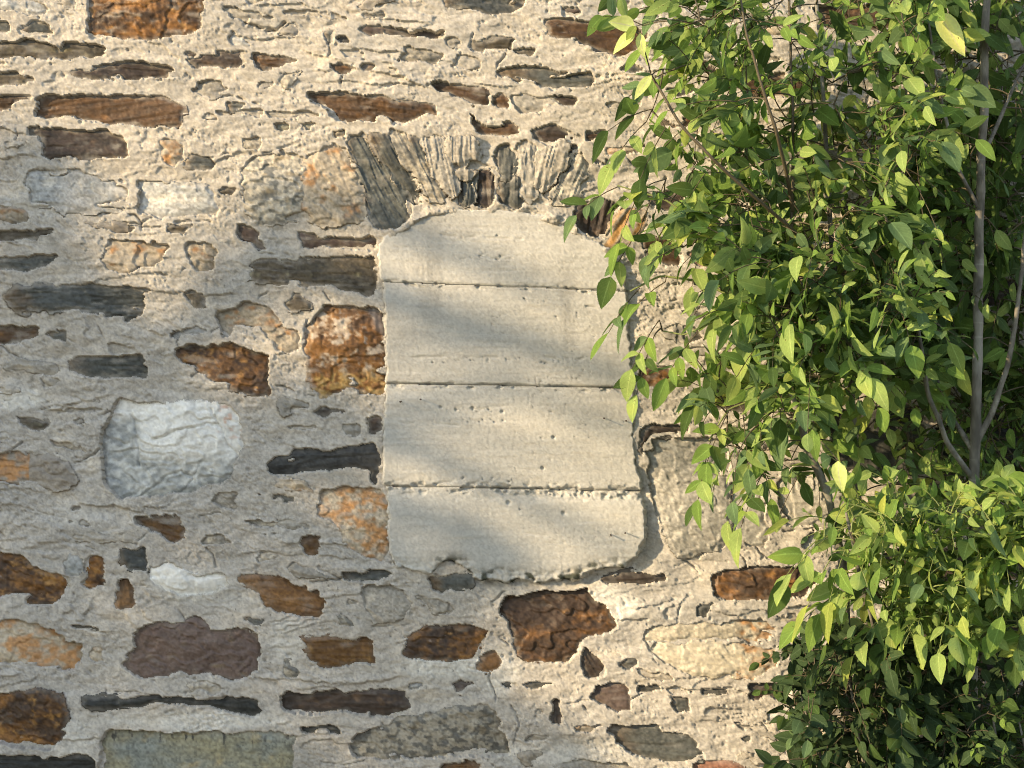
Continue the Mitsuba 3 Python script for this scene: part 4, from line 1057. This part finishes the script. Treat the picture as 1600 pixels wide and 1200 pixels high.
small = Plant('shrub', 'small leaved bush in the bottom right corner of the photo', 'shrub', 25, [('leaf_privet', 2), ('leaf_dark', 3), ('leaf_mid', 1.5)], 'round')
small.stem([(1580, 1860, -0.55), (1575, 1300, -0.55), (1560, 1180, -0.56), (1550, 1110, -0.57)], 0.005, 0.002, 'stem')
small.stem([(1600, 1860, -0.5), (1610, 1300, -0.5), (1605, 1180, -0.5), (1590, 1120, -0.5)], 0.005, 0.002, 'stem')
grow(small, [([(1500, 1120), (1560, 1100), (1680, 1110), (1680, 1280), (1490, 1280)], 1.0)], 60, -0.66, -0.40, 0.08, 0.036, (2, 3), lambda t: unit([t[0] - 1.2, -0.5, 0.5]), 0.0)

PLANTS = [tree, shrub, low, dark, small]

# which leaves show largest: paint them, far ones first, into a coarse table of ids
alll = [(p, k) for p in PLANTS for k in range(len(p.leaves))]
cen = np.array([p.leaves[k][0][:3, 3] + 0.5 * p.leaves[k][0][:3, 0] for p, k in alll])
table = np.full((300, 400), -1)
for i in np.argsort(-cen[:, 1]):
    M = alll[i][0].leaves[alll[i][1]][0]
    kk = D / (D + cen[i, 1])
    cpx, cpy = (cen[i, 0] * kk / S + 800) / 4, (600 - (cen[i, 2] - ZC) * kk / S) / 4
    ax = np.array([M[0, 0], -M[2, 0]]) * kk / S / 8
    ay = np.array([M[0, 1], -M[2, 1]]) * kk / S / 8 * 0.42
    ex, ey = abs(ax[0]) + abs(ay[0]), abs(ax[1]) + abs(ay[1])
    j0, j1, i0, i1 = max(int(cpx - ex), 0), min(int(cpx + ex) + 2, 400), max(int(cpy - ey), 0), min(int(cpy + ey) + 2, 300)
    if j1 <= j0 or i1 <= i0:
        continue
    yy, xx = np.mgrid[i0:i1, j0:j1]
    det = ax[0] * ay[1] - ax[1] * ay[0]
    if abs(det) < 1e-3:
        continue
    u = ((xx - cpx) * ay[1] - (yy - cpy) * ay[0]) / det
    w = (-(xx - cpx) * ax[1] + (yy - cpy) * ax[0]) / det
    sub = table[i0:i1, j0:j1]
    sub[u * u + w * w < 1] = i
seen = np.bincount(table[table >= 0].ravel(), minlength=len(alll))
start = 0
for p in PLANTS:
    n = len(p.leaves)
    order = np.argsort(-seen[start:start + n], kind='stable')
    start_here, start = start, start + n
    single = [k for k in order[:300] if seen[start_here + k] > 0]
    rest = {}
    for k in order:
        if k in set(single) if len(single) < 300 else seen[start_here + k] >= seen[start_here + single[-1]] and k in single:
            M, s_, color, L = p.leaves[k]
            key = f'{p.key}__' + numbered(f'{p.key}|leaf').split('|')[1]
            scene[key] = {**PLY[p.shape][s_], 'bsdf': {'type': 'ref', 'id': color + '_material'}, 'to_world': T(M.tolist())}
            if color == 'leaf_yellow':
                labels[key] = {'label': 'pale yellow leaf'}
        else:
            rest.setdefault(p.leaves[k][2], []).append(k)
    for q, (color, ks) in enumerate(sorted(rest.items())):
        vs, fs, us, o = [], [], [], 0
        for k in ks:
            M, s_, _, _ = p.leaves[k]
            v, f, uv = PROTO[p.shape][s_]
            vs.append(v @ M[:3, :3].T + M[:3, 3]); fs.append(f + o); us.append(uv); o += len(v)
        scene[f'{p.key}__foliage__{q + 1:03d}'] = mikit.ply((np.vstack(vs), np.vstack(fs)), color + '_material', smooth=True, uv=np.vstack(us))
    if rest:
        labels[f'{p.key}__foliage'] = {'kind': 'stuff'}
    scene[f'{p.key}__twigs'] = mikit.ply(join(p.twigs), 'twig_material' if p is not low else 'green_twig_material', smooth=True)
    labels[f'{p.key}__twigs'] = {'kind': 'stuff'}

# ------------------------------------------------------------------ the tree that shades the lower left of the wall, beyond the frame
shade = 'shade_tree'
labels[shade] = {'label': 'broad leafy tree standing left of the camera, shading the lower left of the wall', 'category': 'tree'}
LIT = np.array([(-900, -900), (-900, 120), (-120, 150), (50, 220), (130, 330), (190, 450), (270, 560), (390, 640), (430, 740), (520, 790), (600, 752), (700, 770), (800, 830), (880, 905), (780, 990), (780, 1050), (920, 1130), (1100, 1400), (2600, 1500), (2600, -900)], float)
r = np.random.default_rng(5)


def toward_sun(px, py, t):
    return np.stack([wx(px), np.zeros(np.shape(px)), wz(py)], -1) + SUN * np.asarray(t)[..., None]


n = 16000
qx, qy = r.uniform(-900, 1200, n), r.uniform(-150, 1700, n)
sdl = poly_sd(LIT, qx, qy)
gap = nz(qx, qy, 130, 90, 95, 2)
ok = (r.random(n) < sstep(-10, 40, sdl) * (0.70 + 0.4 * sstep(-0.15, 0.1, gap)) * 0.8)
qx, qy = qx[ok], qy[ok]
C0 = toward_sun(qx, qy, r.uniform(7.5, 10.5, len(qx)))
a1 = r.normal(size=(len(C0), 3)); a1 /= np.linalg.norm(a1, axis=1, keepdims=True)
a2 = np.cross(a1, r.normal(size=(len(C0), 3))); a2 /= np.linalg.norm(a2, axis=1, keepdims=True)
sz = r.uniform(0.035, 0.055, (len(C0), 1))
V = np.stack([C0 - a1 * sz, C0 + a2 * sz * 0.5, C0 + a1 * sz, C0 - a2 * sz * 0.5], 1).reshape(-1, 3)
k4 = np.arange(len(C0))[:, None] * 4
scene[f'{shade}__crown'] = mikit.ply((V, np.vstack([k4 + [0, 1, 2], k4 + [0, 2, 3]])), 'leaf_mid_material', smooth=False)
labels[f'{shade}__crown'] = {'kind': 'stuff'}
foot = toward_sun(np.array(60.0), np.array(900.0), np.array(9.0))
trunk = [np.array([foot[0], foot[1], 0.0]), np.array([foot[0] + 0.05, foot[1], foot[2] * 0.5]), foot, foot + [0.1, 0.05, 1.0]]
scene[f'{shade}__trunk'] = mikit.ply(tube(trunk, [0.16, 0.13, 0.10, 0.05], 10), 'bark_material', smooth=True)
for (x0, y0), (x1, y1), (x2, y2), w0 in (((480, 300), (680, 368), (900, 470), 0.030), ((420, 400), (700, 490), (1040, 610), 0.040), ((560, 560), (780, 520), (960, 580), 0.016), ((520, 620), (700, 715), (860, 800), 0.022),
                                         ((620, 640), (800, 705), (960, 730), 0.014), ((640, 690), (850, 790), (1010, 870), 0.026), ((820, 600), (950, 655), (1100, 720), 0.018), ((500, 740), (700, 800), (860, 870), 0.030)):
    t = np.linspace(0, 1, 10)
    bx = (1 - t) ** 2 * x0 + 2 * t * (1 - t) * x1 + t ** 2 * x2
    by = (1 - t) ** 2 * y0 + 2 * t * (1 - t) * y1 + t ** 2 * y2
    B = toward_sun(bx, by, 8.8 + 0.8 * t)
    B = np.vstack([foot + [0, 0, 0.2], B])
    scene[f'{shade}__' + numbered('shade_tree|branch').split('|')[1]] = mikit.ply(tube(B, np.r_[0.05, np.linspace(w0 * 1.3, w0 * 0.7, 10)], 7), 'bark_material', smooth=True)
